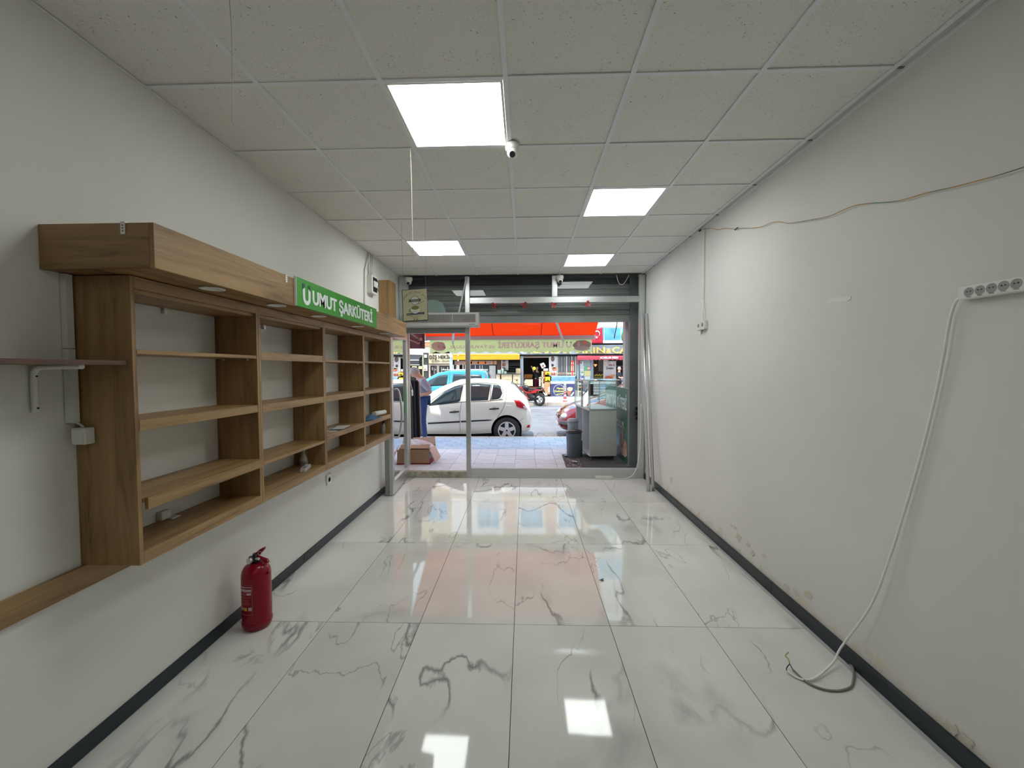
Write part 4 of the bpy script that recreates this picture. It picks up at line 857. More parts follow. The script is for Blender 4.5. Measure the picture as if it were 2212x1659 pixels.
# lettering seen through the cloth: on the street side writing runs towards -x; thin letters shown on both faces
def vtext(s, px_left, px_right, z0, h, mt, bold):
    x0, x1 = xr(px_left), xr(px_right); o = text(s, 'valance_lettering', mt, aw, (x1, vy+.004, z0), (-1, 0, 0), (0, 0, 1), h, x1-x0, .0003, bold)
    me = o.data.copy()
    for v in me.vertices: v.co.y -= .007
    q = bpy.data.objects.new('valance_lettering', me); COL.objects.link(q); q.parent = aw
vtext('UMUT ŞARKÜTERİ', 1076, 1217, 2.075, .125, VL, .028); vtext('VE TAVUKÇULUK', 971, 1070, 2.072, .066, VL2, .015)
ulogo(aw, (xr(1235), vy-.0045, 2.065), (-1, 0, 0), (0, 0, 1), xr(1235)-xr(1222.5), .135, VL, mat('logo_tip_green', (.25, .36, .22), .7), -.001)
def vblob(px0, px1, z0, z1, mt, seed, name='valance_picture', n=20, yo=.0):
    random.seed(seed); a, b = xr(px0), xr(px1); cx, cz, rx, rz = (a+b)/2, (z0+z1)/2, (b-a)/2, (z1-z0)/2
    MB().prism([(cx+rx*math.cos(2*PI*k/n)*random.uniform(.85, 1.05), vy-.0015-yo, cz+rz*math.sin(2*PI*k/n)*random.uniform(.88, 1.02)) for k in range(n)], (0, -.001, 0)).build(name, mt, aw)
P1 = cloth('print_pink', (.82, .66, .60), .4); P2 = cloth('print_red', (.75, .42, .42), .4); P3 = cloth('print_brown', (.52, .43, .40), .4); P4 = cloth('print_cream', (.75, .68, .60), .4)
vblob(931, 962, vb+.04, vt-.02, P1, 1); vblob(945, 963, vb+.06, vb+.20, P2, 2, yo=.001); vblob(946, 961, vb+.13, vb+.24, P1, 3, yo=.002); vblob(946, 960, vb+.05, vb+.13, P1, 4, yo=.0025)
vblob(1237, 1277, vb+.05, vt-.01, P3, 5); vblob(1240, 1275, vb+.03, vb+.14, P4, 6, yo=.001); vblob(1258, 1268, vb+.17, vb+.25, mat('print_orange', (.6, .2, .1), .6), 7, yo=.002); vblob(1246, 1254, vb+.12, vb+.24, P1, 8, yo=.002)
AP = mat('arm_white', (.62, .62, .66), .4, .3)
MB().bar(at(1200, 690, 'y', 7.6), at(1217, 737, 'y', 8.7), .04, .03).build('arm', AP, aw, .004); MB().bar(at(982, 690, 'y', 7.6), at(978, 742, 'y', 8.7), .045, .03).build('arm', AP, aw, .004)
MB().tube([at(978, 742, 'y', 8.7), at(981, 750, 'y', 8.7), at(984, 757, 'y', 8.7)], .004, 6).build('cord', BLACKP, aw)
t = thing('crank_rod', 'thin dark rod hanging right of the red awning', 'rod', at(1330, 715, 'y', 7.2))
MB().tube([(1.56, 6.52, 3.32), at(1332, 705, 'y', 7.2), at(1327.5, 726, 'y', 7.2)], .007, 8).build('rod', BLACKP, t); MB().cyl(at(1328.3, 722, 'y', 7.2), at(1327, 731, 'y', 7.2), .011, .009, 10).build('rod_tip', mat('tip_grey', (.2, .2, .2), .5), t)

# neighbour's folded dark red awning and blue post
t = thing('neighbour_awning', 'dark maroon folded awning of the next shop at upper left', 'awning', (-2.6, 8.2, 2.2))
MAR = mat('maroon_cloth', (.045, .004, .008), .8); MAR2 = mat('maroon_metal', (.11, .018, .025), .5)
MB().prism([at(*p, 'y', 8.4) for p in ((850, 700), (911, 716), (911.5, 752), (850, 752))], (0, .25, 0)).build('cloth', MAR, t)
MB().bar(at(878, 729, 'y', 7.9), at(905, 740, 'y', 8.3), .075, .04).build('arm', MAR2, t, .006); MB().bar(at(884, 715, 'y', 7.6), at(905, 732, 'y', 8.2), .05, .04).build('arm', MAR2, t, .006); MB().box(at(904, 730, 'y', 8.3), at(913, 736, 'y', 8.38)).build('end_bar', mat('bar_pinkgrey', (.30, .17, .17), .5), t, .004)
MB().tube([at(880, 732.5, 'y', 7.9), at(900, 741, 'y', 7.95), at(903, 743, 'y', 7.95), at(907, 740, 'y', 7.95)], .008, 6, 3).build('hook', mat('hook_pink', (.35, .2, .2), .5), t)

# garments on the left of the door
random.seed(11)
GC = [((.045, .055, .05), 884, 891, 946), ((.018, .022, .04), 889, 899, 948), ((.012, .010, .012), 897, 907, 950), ((.45, .33, .31), 902, 909.5, 940)]
GL = ['grey-green garment hanging left of the doorway', 'navy garment hanging in the middle of the row by the doorway', 'black garment hanging right in the row by the doorway', 'pale pink garment edge hanging outermost by the doorway']
for k, (c, p0, p1, pb) in enumerate(GC):
    Yg = 7.0+.075*k; T0, T1, B0, B1 = at(p0-1+2*(k==3)-3*(k==3), 823, 'y', Yg), at(p1-3, 824, 'y', Yg), at(p0-1+(k*1.2), pb, 'y', Yg), at(p1+1.5, pb+1, 'y', Yg)
    n, mrow = 26, 8; vs = []; fs = []
    for j in range(mrow+1):
        v = j/mrow
        for i in range(n+1):
            u = i/n; p = (T0.lerp(T1, u)).lerp(B0.lerp(B1, u), v); vs.append(p+Vector((0, .022*math.sin(u*21+k)+.008*math.sin(u*47+v*3), 0)))
    for j in range(mrow):
        for i in range(n): fs.append((j*(n+1)+i, j*(n+1)+i+1, (j+1)*(n+1)+i+1, (j+1)*(n+1)+i))
    o = MB().add(vs, fs, True).build('hanging_garment', mat('garment_%d' % k, c, .85), fix=False); sd = o.modifiers.new('thick', 'SOLIDIFY'); sd.thickness = .008
    tag(o, GL[k], 'garment', 'garments hanging by the doorway')
tag(MB().cyl(at(860, 823, 'y', 7.05), at(903, 822, 'y', 7.1), .010, n=10).build('clothes_rail', mat('rail_dark', (.05, .05, .05), .4, .6)), 'dark rail the garments hang from beside the doorway', 'rail')
t = thing('electric_cable', 'white cord with a small inline switch hanging before the dark garments', 'cord', at(888, 800, 'y', 6.6))
MB().tube([at(884, 700, 'y', 6.6), at(886, 815, 'y', 6.6), at(887, 828, 'y', 6.6), at(890, 838, 'y', 6.6), at(890.5, 845, 'y', 6.6)], .0035, 6, 5).build('cord', WHITEP, t); MB().cyl(at(890.5, 842, 'y', 6.6), at(891, 855, 'y', 6.6), .013, n=10).build('switch', WHITEP, t)
tag(box('door_side_profile', at(882.5, 720, 'y', 6.46), at(884.6, 1012, 'y', 6.52), mat('profile_cream', (.55, .50, .42), .5)), 'narrow cream upright profile outside the hinge side of the door', 'profile')

# cardboard box with plastic
cb = thing('cardboard_box', 'open brown cardboard box full of plastic bags outside the door', 'box', (-1.72, 6.62, ZP))
CBM = mat('cardboard', (.33, .20, .115), .85, var=.06, vscale=12); CBL = mat('cardboard_pale', (.62, .46, .38), .85)
bx0, bx1, by0, by1, bz = -2.05, -1.53, 6.47, 6.95, .33
for nm, a, b in (('near_side', (bx0, by0, ZP+.03), (bx1, by0+.006, bz)), ('far_side', (bx0, by1-.006, ZP+.03), (bx1, by1, bz)), ('left_side', (bx0, by0+.006, ZP+.03), (bx0+.006, by1-.006, bz)), ('bottom', (bx0, by0, ZP+.025), (bx1, by1, ZP+.031))): box(nm, a, b, CBM, cb)
MB().prism([(bx1-.006, by0+.006, ZP+.03), (bx1-.006, by1, ZP+.03), (bx1-.006, by1, bz-.02), (bx1-.006, by0+.006, bz-.02)], (.006, 0, 0)).build('right_side', mat('box_print', (.40, .38, .38), .8), cb)
MB().obox(((bx0+bx1)/2-.0, by0+.12, bz+.03), (.23, 0, 0), (0, .10, .015), (0, -.0004, .003)).build('flap', CBM, cb); MB().prism([(bx1, by0+.02, bz-.01), (bx1+.02, by0+.30, bz+.02), (bx1+.14, by0+.22, bz-.16), (bx1+.10, by0+.02, bz-.22)], (.004, -.002, .003)).build('flap', CBL, cb)
MB().prism([(bx0, by1, bz), (bx1, by1, bz), (bx1-.02, by1+.05, bz+.13), (bx0, by1+.05, bz+.10)], (0, .004, 0)).build('flap', CBL, cb)
MB().box((bx0, by0+.01, ZP+.001), (bx1+.01, by1, ZP+.028)).build('red_base', mat('red_card', (.25, .01, .03), .6), cb); MB().box((bx1+.0005, by0+.01, ZP+.03), (bx1+.004, by0+.3, ZP+.09)).build('red_label', mat('red_card'), cb)
n = 26; vs = []; fs = []; random.seed(2); ph = [(random.uniform(9, 40), random.uniform(9, 40), random.uniform(0, 6)) for k in range(7)]
for i in range(n+1):
    for j in range(n+1):
        u, v = i/n, j/n; h = .11*math.sin(PI*u)**.4*math.sin(PI*v)**.4+.05*(1-u)*math.sin(PI*v)+sum(.0045*math.sin(a*u+b*v+c) for a, b, c in ph); vs.append((bx0+.02+u*(bx1-bx0-.03), by0+.16+v*(by1-by0-.18), bz-.03+h))
for i in range(n):
    for j in range(n): fs.append((i*(n+1)+j, (i+1)*(n+1)+j, (i+1)*(n+1)+j+1, i*(n+1)+j+1))
o = MB().add(vs, fs, False).build('plastic_bags', mat('plastic_film', (.66, .62, .66), .25, bump=.6, bscale=18)); tag(o, 'crumpled clear plastic bags heaped in the cardboard box', 'plastic bag')

# ================================================================== PEOPLE
def evalmesh(o):
    dg = bpy.context.evaluated_depsgraph_get(); me = bpy.data.meshes.new_from_object(o.evaluated_get(dg)); return me
def skin(name, pts, edges, rad, mt, parent, sub=2, root=0):
    me = bpy.data.meshes.new(name); me.from_pydata([tuple(p) for p in pts], edges, []); o = bpy.data.objects.new(name, me); COL.objects.link(o)
    sm = o.modifiers.new('skin', 'SKIN'); lay = me.skin_vertices[0] if len(me.skin_vertices) else None
    if lay is None:
        bm = bmesh.new(); bm.from_mesh(me); bm.verts.layers.skin.verify(); bm.to_mesh(me); bm.free(); lay = me.skin_vertices[0]
    for i, r in enumerate(rad): lay.data[i].radius = r if isinstance(r, tuple) else (r, r)
    lay.data[root].use_root = True
    sm.use_smooth_shade = True; ss = o.modifiers.new('sub', 'SUBSURF'); ss.levels = sub; ss.render_levels = sub
    m2 = evalmesh(o); bpy.data.objects.remove(o); bpy.data.meshes.remove(me); m2.materials.clear(); m2.materials.append(mt)
    for p in m2.polygons: p.use_smooth = True
    o = bpy.data.objects.new(name, m2); COL.objects.link(o); o.parent = parent; return o
SKIN = mat('skin', (.55, .30, .21), .5)
def person(lab, loc, rotz, J, shirt, trou, hair, hcol, sleeve=.45, cap=None):
    """J: joints in metres, figure faces -y locally, x right"""
    t = thing('person', lab, 'person', loc, rotz); V = {k: Vector(v) for k, v in J.items()}
    nm = ['pelvis', 'waist', 'chest', 'neck', 'head0', 'head1', 'shl', 'ell', 'wrl', 'hal', 'shr', 'elr', 'wrr', 'har', 'hil', 'knl', 'anl', 'tol', 'hir', 'knr', 'anr', 'tor']
    hd_ = (V['head']-V['neck']).normalized(); V['head0'] = V['neck'].lerp(V['head'], .55); V['head1'] = V['head']
    for s in 'lr': V['ha'+s] = V['wr'+s]+(V['wr'+s]-V['el'+s]).normalized()*.07
    P = [V[n] for n in nm]; ix = {n: i for i, n in enumerate(nm)}
    E = [('pelvis', 'waist'), ('waist', 'chest'), ('chest', 'neck'), ('neck', 'head0'), ('head0', 'head1'), ('chest', 'shl'), ('shl', 'ell'), ('ell', 'wrl'), ('wrl', 'hal'), ('chest', 'shr'), ('shr', 'elr'), ('elr', 'wrr'), ('wrr', 'har'), ('pelvis', 'hil'), ('hil', 'knl'), ('knl', 'anl'), ('anl', 'tol'), ('pelvis', 'hir'), ('hir', 'knr'), ('knr', 'anr'), ('anr', 'tor')]
    R = dict(pelvis=(.14, .11), waist=(.13, .10), chest=(.145, .11), neck=.055, head0=.07, head1=.085, shl=.06, ell=.042, wrl=.03, hal=.028, shr=.06, elr=.042, wrr=.03, har=.028, hil=.085, knl=.058, anl=.042, tol=.035, hir=.085, knr=.058, anr=.042, tor=.035)
    skin('body', P, [(ix[a], ix[b]) for a, b in E], [R[n] for n in nm], SKIN, t)
    # head with features
    hc = V['head']+hd_*.03; fd = Vector((0, -1, 0)); fd = (fd-hd_*fd.dot(hd_)).normalized(); rd = hd_.cross(fd)
    M = Matrix((rd, fd, hd_)).transposed()
    def place(mb, name, mt, par=t):
        for i, v in enumerate(mb.v): mb.v[i] = hc+M @ v
        return mb.build(name, mt, par, rel=False)
    hb = place(MB().ball((0, .0, 0), .074, .092, .115, 20, 14), 'face', SKIN)
    place(MB().prism([(-.014, .086, -.03), (.014, .086, -.03), (.0, .086, .018)], (0, .024, -.006)), 'nose', SKIN, hb)
    for s in (-1, 1):
        place(MB().ball((s*.028, .080, .012), .012, .010, .007, 8, 6), 'eye', mat('eye', (.08, .05, .04), .3), hb); place(MB().ball((s*.076, .0, -.005), .010, .018, .030, 8, 6), 'ear', SKIN, hb)
    place(MB().ball((0, .082, -.052), .024, .010, .006, 8, 6), 'mouth', mat('lips', (.42, .14, .12), .5), hb)
    HM = mat('hair_'+lab[:6].replace(' ', ''), hcol, .7, var=.2, vscale=60); mb = MB(); vs = []; n, m_ = 20, 8
    for j in range(m_+1):
        ph_ = PI/2-j/m_*PI*(.60)
        for i in range(n):
            a = 2*PI*i/n; front = max(0, math.sin(a)); z_ = .124*math.sin(max(ph_, -.5+front*1.25)); r_ = math.cos(max(ph_, -.5+front*1.25)); vs.append((.082*r_*math.cos(a), .100*r_*math.sin(a)-.004, z_))
    mb.add(vs, [(j*n+i, j*n+(i+1) % n, (j+1)*n+(i+1) % n, (j+1)*n+i) for j in range(m_) for i in range(n)], True); place(mb, 'hair', HM, hb)
    if hair == 'long': place(MB().ball((0, -.07, -.07), .075, .05, .12, 14, 10), 'hair', HM, hb)
    # clothes
    up = lambda a, b, f: V[a].lerp(V[b], f)
    SP = [V['pelvis']+Vector((0, 0, -.07)), V['waist'], V['chest'], up('chest', 'neck', .55), V['shl'], up('shl', 'ell', sleeve*2), V['shr'], up('shr', 'elr', sleeve*2)]
    skin('shirt', SP, [(0, 1), (1, 2), (2, 3), (2, 4), (4, 5), (2, 6), (6, 7)], [(.155, .125), (.150, .120), (.165, .130), (.085, .075), .078, .068, .078, .068], shirt, t)
    TP = [V['pelvis'], V['hil'], V['knl'], up('knl', 'anl', .93), V['hir'], V['knr'], up('knr', 'anr', .93)]
    skin('trousers', TP, [(0, 1), (1, 2), (2, 3), (0, 4), (4, 5), (5, 6)], [(.138, .112), .088, .066, .056, .088, .066, .056], trou, t)
    for s in 'lr':
        sh = V['an'+s]; to = V['to'+s]; skin('shoe', [sh+Vector((0, .03, -.02)), sh.lerp(to, .5)+Vector((0,0,-.005)), to], [(0, 1), (1, 2)], [(.045, .04), (.048, .04), (.042, .03)], mat('shoe_dark', (.03, .03, .03), .5), t, 1)
        # five fingers on each hand
        w0 = V['wr'+s]; h0 = V['ha'+s]; d = (h0-w0).normalized(); sd_ = d.cross(Vector((0,0,1))); sd_ = sd_.normalized() if sd_.length > .1 else Vector((1,0,0)); dn = d.cross(sd_)
        for k, (off, L) in enumerate(((-.024, .055), (-.008, .065), (.008, .062), (.024, .048))): MB().tube([h0+sd_*off-d*.015, h0+sd_*off*1.1+d*L*.55, h0+sd_*off*1.05+d*L*.9-dn*.012], [.009, .0085, .006], 6).build('finger', SKIN, t, rel=False)
        MB().tube([w0+d*.03+sd_*.022, w0+d*.055+sd_*.05, w0+d*.085+sd_*.055], [.011, .010, .007], 6).build('thumb', SKIN, t, rel=False)
    return t
ST = dict(pelvis=(0, 0, .95), waist=(0, 0, 1.10), chest=(0, 0, 1.32), neck=(0, -.01, 1.48), head=(0, -.02, 1.60), shl=(.18, 0, 1.40), ell=(.23, .02, 1.12), wrl=(.23, -.08, .88), shr=(-.18, 0, 1.40), elr=(-.23, .02, 1.12), wrr=(-.23, -.08, .88), hil=(.09, 0, .90), knl=(.10, -.02, .49), anl=(.10, .02, .09), tol=(.11, -.15, .04), hir=(-.09, 0, .90), knr=(-.10, -.02, .49), anr=(-.10, .02, .09), tor=(-.11, -.15, .04))
# man stooping by the garments: seen from his right-back, facing left (-x)
J = dict(ST); J.update(waist=(0, .01, 1.08), chest=(0, -.03, 1.26), neck=(0, -.09, 1.38), head=(0, -.15, 1.445), shl=(.19, -.01, 1.28), ell=(.21, .15, 1.06), wrl=(.20, -.08, 1.0), shr=(-.19, -.08, 1.27), elr=(-.25, -.0, 1.02), wrr=(-.16, -.22, .98))
person('man in grey T-shirt and blue jeans stooping behind the hanging garments', (-2.10, 8.45, ZP), math.radians(-75), J, mat('tshirt_lilac', (.34, .34, .42), .8, var=.06, vscale=12), mat('jeans', (.03, .06, .17), .85, var=.2, vscale=20), 'short', (.34, .34, .34))
J = dict(ST); J.update(elr=(-.24, -.08, 1.14), wrr=(-.20, -.32, 1.10), ell=(.24, -.08, 1.14), wrl=(.20, -.32, 1.10))
person('grey-haired man in a black T-shirt behind the far counter on the right', (at(1337, 800, 'y', 23.2).x, 23.2, .0), math.radians(60), J, mat('tshirt_black', (.015, .018, .03), .85), mat('trousers_black', (.02, .02, .02), .85), 'short', (.5, .5, .48))
J = dict(ST); J.update(elr=(-.30, -.12, 1.45), wrr=(-.42, -.2, 1.66), ell=(.24, .02, 1.14))
person('woman in black top and maroon trousers in the dark bakery doorway', (at(1160, 830, 'y', 24.9).x, 24.9, .062), math.radians(25), J, mat('top_black', (.012, .010, .014), .85), mat('trousers_maroon', (.16, .01, .035), .85), 'long', (.02, .015, .015))

# ================================================================== VEHICLES
def interp(st, lx, k):
    for a, b in zip(st, st[1:]):
        if a[0] <= lx <= b[0]:
            t = (lx-a[0])/(b[0]-a[0]); return a[k]+(b[k]-a[k])*t
    return st[0][k] if lx < st[0][0] else st[-1][k]
CARGL = mat('car_glass', (.02, .035, .04), .06, spec=.8); TYRE = mat('tyre', (.03, .03, .028), .8); RIM = mat('alloy_rim', (.74, .74, .72), .35, .1); LAMP = mat('lamp_clear', (.7, .72, .74), .15, .3)
TAIL = mat('tail_lamp', (.55, .01, .02), .2); UNDER = mat('underbody', (.012, .012, .012), .9)
def car(name, lab, cat, Xr, Yn, st, paint, wheels, wr_, wind, rearg, windows, width, extras=None, arch=.055, spokes=5, zr=ZR):
    """st: stations from the rear (lx, z_bottom, z_belt, z_top, half width, roof half width); the car faces -x"""
    Yc = Yn+width; t = thing(name, lab, cat, (Xr-2, Yc, zr)); n = len(st); rings = []
    # finer stations
    S = []
    for a, b in zip(st, st[1:]):
        for k in range(3): S.append(tuple(a[i]+(b[i]-a[i])*k/3 for i in range(6)))
    S.append(st[-1])
    def prof(lx, zb, zl, zt, w, rw):
        h = zl-zb; return [(0, zb), (.7*w, zb), (.93*w, zb+.04), (.985*w, zb+.25*h), (w, zb+.55*h), (.99*w, zl-.05), (.965*w, zl), (rw+(w*.965-rw)*.12, zt-.10*(zt-zl)), (rw*.93, zt-.012), (rw*.5, zt+.012), (0, zt+.018)]
    full = []
    for s in S:
        P = prof(*s); R = [(y, z) for y, z in P]+[(-y, z) for y, z in P[-2:0:-1]]; full.append([Vector((Xr-s[0], Yc-y, zr+z)) for y, z in R])
    m_ = len(full[0]); mb = MB()
    vs = [v for r in full for v in r]; fs = []; mi = []
    for j in range(len(full)-1):
        lx = (S[j][0]+S[j+1][0])/2
        for i in range(m_):
            fs.append((j*m_+i, j*m_+(i+1) % m_, (j+1)*m_+(i+1) % m_, (j+1)*m_+i)); gl = (wind[0] < lx < wind[1] or rearg[0] < lx < rearg[1]) and (8 <= i <= 11)
            mi.append(1 if gl else 0)
    fs.append(list(range(m_))); mi.append(0); fs.append(list(range((len(full)-1)*m_, len(full)*m_))[::-1]); mi.append(0)
    me = bpy.data.meshes.new('body'); me.from_pydata([tuple(v) for v in vs], [], fs); me.materials.append(paint); me.materials.append(CARGL); me.materials.append(UNDER)
    for p, k in zip(me.polygons, mi): p.material_index = k; p.use_smooth = True
    bm = bmesh.new(); bm.from_mesh(me); bmesh.ops.remove_doubles(bm, verts=bm.verts, dist=1e-5); bmesh.ops.recalc_face_normals(bm, faces=bm.faces); bm.to_mesh(me); bm.free()
    o = bpy.data.objects.new('body', me); COL.objects.link(o)
    cuts = []
    for lx in wheels:
        c = MB().cyl((Xr-lx, Yc-width-.3, zr+wr_), (Xr-lx, Yc+width+.3, zr+wr_), wr_+arch, n=40).build('cut', UNDER); cuts.append(c)
        b = o.modifiers.new('b', 'BOOLEAN'); b.object = c; b.operation = 'DIFFERENCE'; b.solver = 'EXACT'
    m2 = evalmesh(o); bpy.data.objects.remove(o)
    for c in cuts: bpy.data.objects.remove(c)
    try: m2.set_sharp_from_angle(angle=math.radians(34))
    except Exception: pass
    o0 = ORG[t.name]
    for v in m2.vertices: v.co -= o0
    o = bpy.data.objects.new('body', m2); COL.objects.link(o); o.parent = t
    def sy(lx, z):
        w = interp(st, lx, 4); rw = interp(st, lx, 5); zl = interp(st, lx, 2); zt = interp(st, lx, 3); zb = interp(st, lx, 1); P = prof(lx, zb, zl, zt, w, rw)
        for a, b in zip(P[2:9], P[3:10]):
            if min(a[1], b[1]) <= z <= max(a[1], b[1]) and b[1] != a[1]: return a[0]+(b[0]-a[0])*(z-a[1])/(b[1]-a[1])
        return w
    def sp(lx, z, off=.005, side=-1): return Vector((Xr-lx, Yc+side*(sy(lx, z)+off), zr+z))
    def patch(nm, pts, mt, off=.006, th=.006, side=-1):
        xs = [p[0] for p in pts]; x0, x1 = min(xs), max(xs); n = max(4, int((x1-x0)/.05)); m = 5; grid = []
        for k in range(n+1):
            x = x0+(x1-x0)*min(max(k/n, .002), .998); zs = []
            for a, b in zip(pts, pts[1:]+pts[:1]):
                if min(a[0], b[0]) <= x <= max(a[0], b[0]) and a[0] != b[0]: zs.append(a[1]+(b[1]-a[1])*(x-a[0])/(b[0]-a[0]))
            lo, hi = min(zs), max(zs); grid.append([(x, lo+(hi-lo)*j/m) for j in range(m+1)])
        vs = [sp(x, z, off, side) for g in grid for x, z in g]; q = len(vs); vs += [sp(x, z, -.004, side) for g in grid for x, z in g]; fs = []; M1 = m+1
        for k in range(n):
            for j in range(m): a = k*M1+j; fs += [(a, a+M1, a+M1+1, a+1), (q+a, q+a+1, q+a+M1+1, q+a+M1)]
            fs += [(k*M1, q+k*M1, q+(k+1)*M1, (k+1)*M1), (k*M1+m, (k+1)*M1+m, q+(k+1)*M1+m, q+k*M1+m)]
        for k in (0, n): fs += [(k*M1+j, k*M1+j+1, q+k*M1+j+1, q+k*M1+j) for j in range(m)]
        return MB().add(vs, fs, True).build(nm, mt, t)
    def line(nm, pts, mt, r=.004, off=.001, side=-1):
        Q = [pts[0]]
        for a, b in zip(pts, pts[1:]): Q += [(a[0]+(b[0]-a[0])*k/7, a[1]+(b[1]-a[1])*k/7) for k in range(1, 8)]
        return MB().tube([sp(a, b, off, side) for a, b in Q], r, 6).build(nm, mt, t)
    for wn in windows:
        for side in (-1, 1): patch('window', wn, CARGL, .004, .006*side, side)
    for lx in wheels:
        for side in (-1, 1):
            yw = Yc+side*(width-.10); f = side; wt = MB().lathe((Xr-lx, yw, zr+wr_), [(wr_*.62, -.09), (wr_*.92, -.10), (wr_, -.07), (wr_, .07), (wr_*.92, .10), (wr_*.62, .09)], 36, 'y', cap=False).build('wheel', TYRE, t)
            yo = yw+side*.085; MB().lathe((Xr-lx, yo, zr+wr_), [(wr_*.59, .0), (wr_*.60, side*.010), (wr_*.67, side*.014), (wr_*.68, -side*.02), (wr_*.60, -side*.01)], 32, 'y', cap=False).build('rim', RIM, wt)
            MB().cyl((Xr-lx, yo-side*.05, zr+wr_), (Xr-lx, yo-side*.045, zr+wr_), wr_*.60, n=30).build('rim_back', BLACKP, wt)
            mb = MB()
            for k in range(spokes):
                a = PI/2+2*PI*k/spokes; d = Vector((math.cos(a), 0, math.sin(a))); p_ = Vector((-d.z, 0, d.x)); c = Vector((Xr-lx, yo, zr+wr_))
                mb.prism([c+d*.03+p_*.05*wr_*3, c+d*wr_*.60+p_*wr_*.13, c+d*wr_*.60-p_*wr_*.13, c+d*.03-p_*.05*wr_*3], (0, -side*.02, 0))
            mb.cyl((Xr-lx, yo-side*.01, zr+wr_), (Xr-lx, yo+side*.004, zr+wr_), wr_*.2, n=16); mb.build('spoke', RIM, wt)
            MB().cyl((Xr-lx, yo+side*.004, zr+wr_), (Xr-lx, yo+side*.008, zr+wr_), wr_*.07, n=12).build('hub_cap', BLACKP, wt)
    for lx in wheels: MB().box((Xr-lx-wr_-.03, Yc-width+.23, zr+.12), (Xr-lx+wr_+.03, Yc+width-.23, zr+wr_*2+.02)).build('wheel_housing', UNDER, t)
    MB().box((Xr-wheels[1]+wr_+.05, Yc-width*.8, zr+.14), (Xr-wheels[0]-wr_-.05, Yc+width*.8, zr+.22)).build('underbody', UNDER, t)
    if extras: extras(t, patch, line, sp, Xr, Yc, zr)
    return t
CARW = mat('car_cream_white', (.88, .85, .72), .2, coat=.6)
SEAM = mat('seam_dark', (.10, .10, .09), .6)
ST1 = [(0, .36, .60, .66, .60, .52), (.04, .28, .76, .84, .74, .64), (.10, .25, .86, .98, .80, .66), (.22, .22, .95, 1.16, .84, .62), (.38, .2, .97, 1.33, .855, .59), (.55, .2, .97, 1.42, .86, .59), (.9, .2, .955, 1.465, .865, .61), (1.4, .18, .94, 1.48, .865, .62), (1.75, .18, .915, 1.455, .865, .62), (2.1, .18, .88, 1.33, .865, .62), (2.5, .18, .85, 1.13, .865, .66), (2.85, .18, .83, .965, .865, .72), (3.1, .18, .80, .91, .86, .74), (3.5, .2, .74, .83, .84, .70), (3.8, .24, .64, .74, .77, .6), (3.96, .3, .52, .60, .64, .5), (4.03, .38, .47, .5, .5, .38)]
def cl_extra(t, patch, line, sp, Xr, Yc, zr):
    line('door_seam', [(1.60, 1.36), (1.62, .96), (1.66, .70), (1.66, .28)], SEAM); line('door_seam', [(.60, 1.30), (.585, 1.15), (.60, 1.0), (.64, .85), (.70, .74), (.80, .60)], SEAM); line('door_seam', [(2.45, .86), (2.50, .60), (2.46, .28)], SEAM)
    line('window_trim', [(2.47, .875), (1.63, .965), (.98, .99), (.66, 1.02)], BLACKP, .008, .004); line('window_trim', [(2.47, .88), (2.25, 1.06), (2.03, 1.215), (1.8, 1.32), (1.56, 1.38), (1.3, 1.402), (1.0, 1.395), (.82, 1.37), (.72, 1.31), (.66, 1.22), (.655, 1.12), (.69, 1.04), (.76, 1.015)], mat('trim_grey', (.2, .2, .19), .5), .005, .003)
    line('pillar_trim', [(.960, 1.008), (.942, 1.365)], mat('trim_grey', (.2, .2, .19), .5), .012, .002)
    for side in (-1, 1):
        patch('rub_strip', [(2.40, .455), (1.655, .495), (1.655, .53), (2.40, .49)], BLACKP, .012, .012*side, side); patch('rub_strip', [(1.635, .497), (.98, .535), (.90, .553), (.98, .562), (1.635, .532)], BLACKP, .012, .012*side, side)
        patch('tail_light', [(.404, 1.007), (.285, 1.0), (.177, .93), (.105, .79), (.328, .844), (.392, .92)], TAIL, .014, .012*side, side); patch('tail_light', [(.20, .875), (.14, .86), (.112, .80), (.19, .815)], LAMP, .020, .012*side, side)
        patch('reflector', [(.02, .36), (.12, .36), (.10, .42), (.03, .43)], TAIL, .008, .01*side, side)
    for lx, z in ((1.78, .74), (.86, .81)):
        MB().bar(sp(lx-.11, z+.008, .03), sp(lx+.11, z-.008, .03), .03, .022, (0,1,0)).build('door_handle', BLACKP, t, .004); MB().cyl(sp(lx, z, .0), sp(lx, z, .006), .045, n=18).build('handle_cup', mat('cup_shadow', (.66, .63, .52), .3), t)
    MB().ball(sp(2.42, .90, .09), .06, .09, .055).build('wing_mirror', CARW, t)
    for s in (-1, 1): MB().bar((Xr-.30, Yc+s*.45, zr+1.24), (Xr-.12, Yc+s*.6, zr+1.08), .02, .01).build('wiper', BLACKP, t)
    MB().box((Xr-.02, Yc-.26, zr+.50), (Xr+.004, Yc+.26, zr+.61)).build('number_plate', WHITEP, t)
    line('bumper_seam', [(.18, .60), (.30, .50), (.32, .44)], SEAM, .003)
car('white_hatchback', 'cream-white five-door hatchback parked at the near kerb outside the shop', 'car', .165, 9.36, ST1, CARW, (.575, 3.09), .305, (1.9, 2.75), (.2, .52),
    [[(2.40, .885), (1.655, .975), (1.60, 1.35), (1.75, 1.335), (2.03, 1.20)], [(1.51, .985), (.975, 1.008), (.955, 1.365), (1.25, 1.388), (1.49, 1.378)], [(.945, 1.01), (.76, 1.03), (.70, 1.07), (.675, 1.16), (.69, 1.26), (.75, 1.335), (.925, 1.362)]], .865, cl_extra)

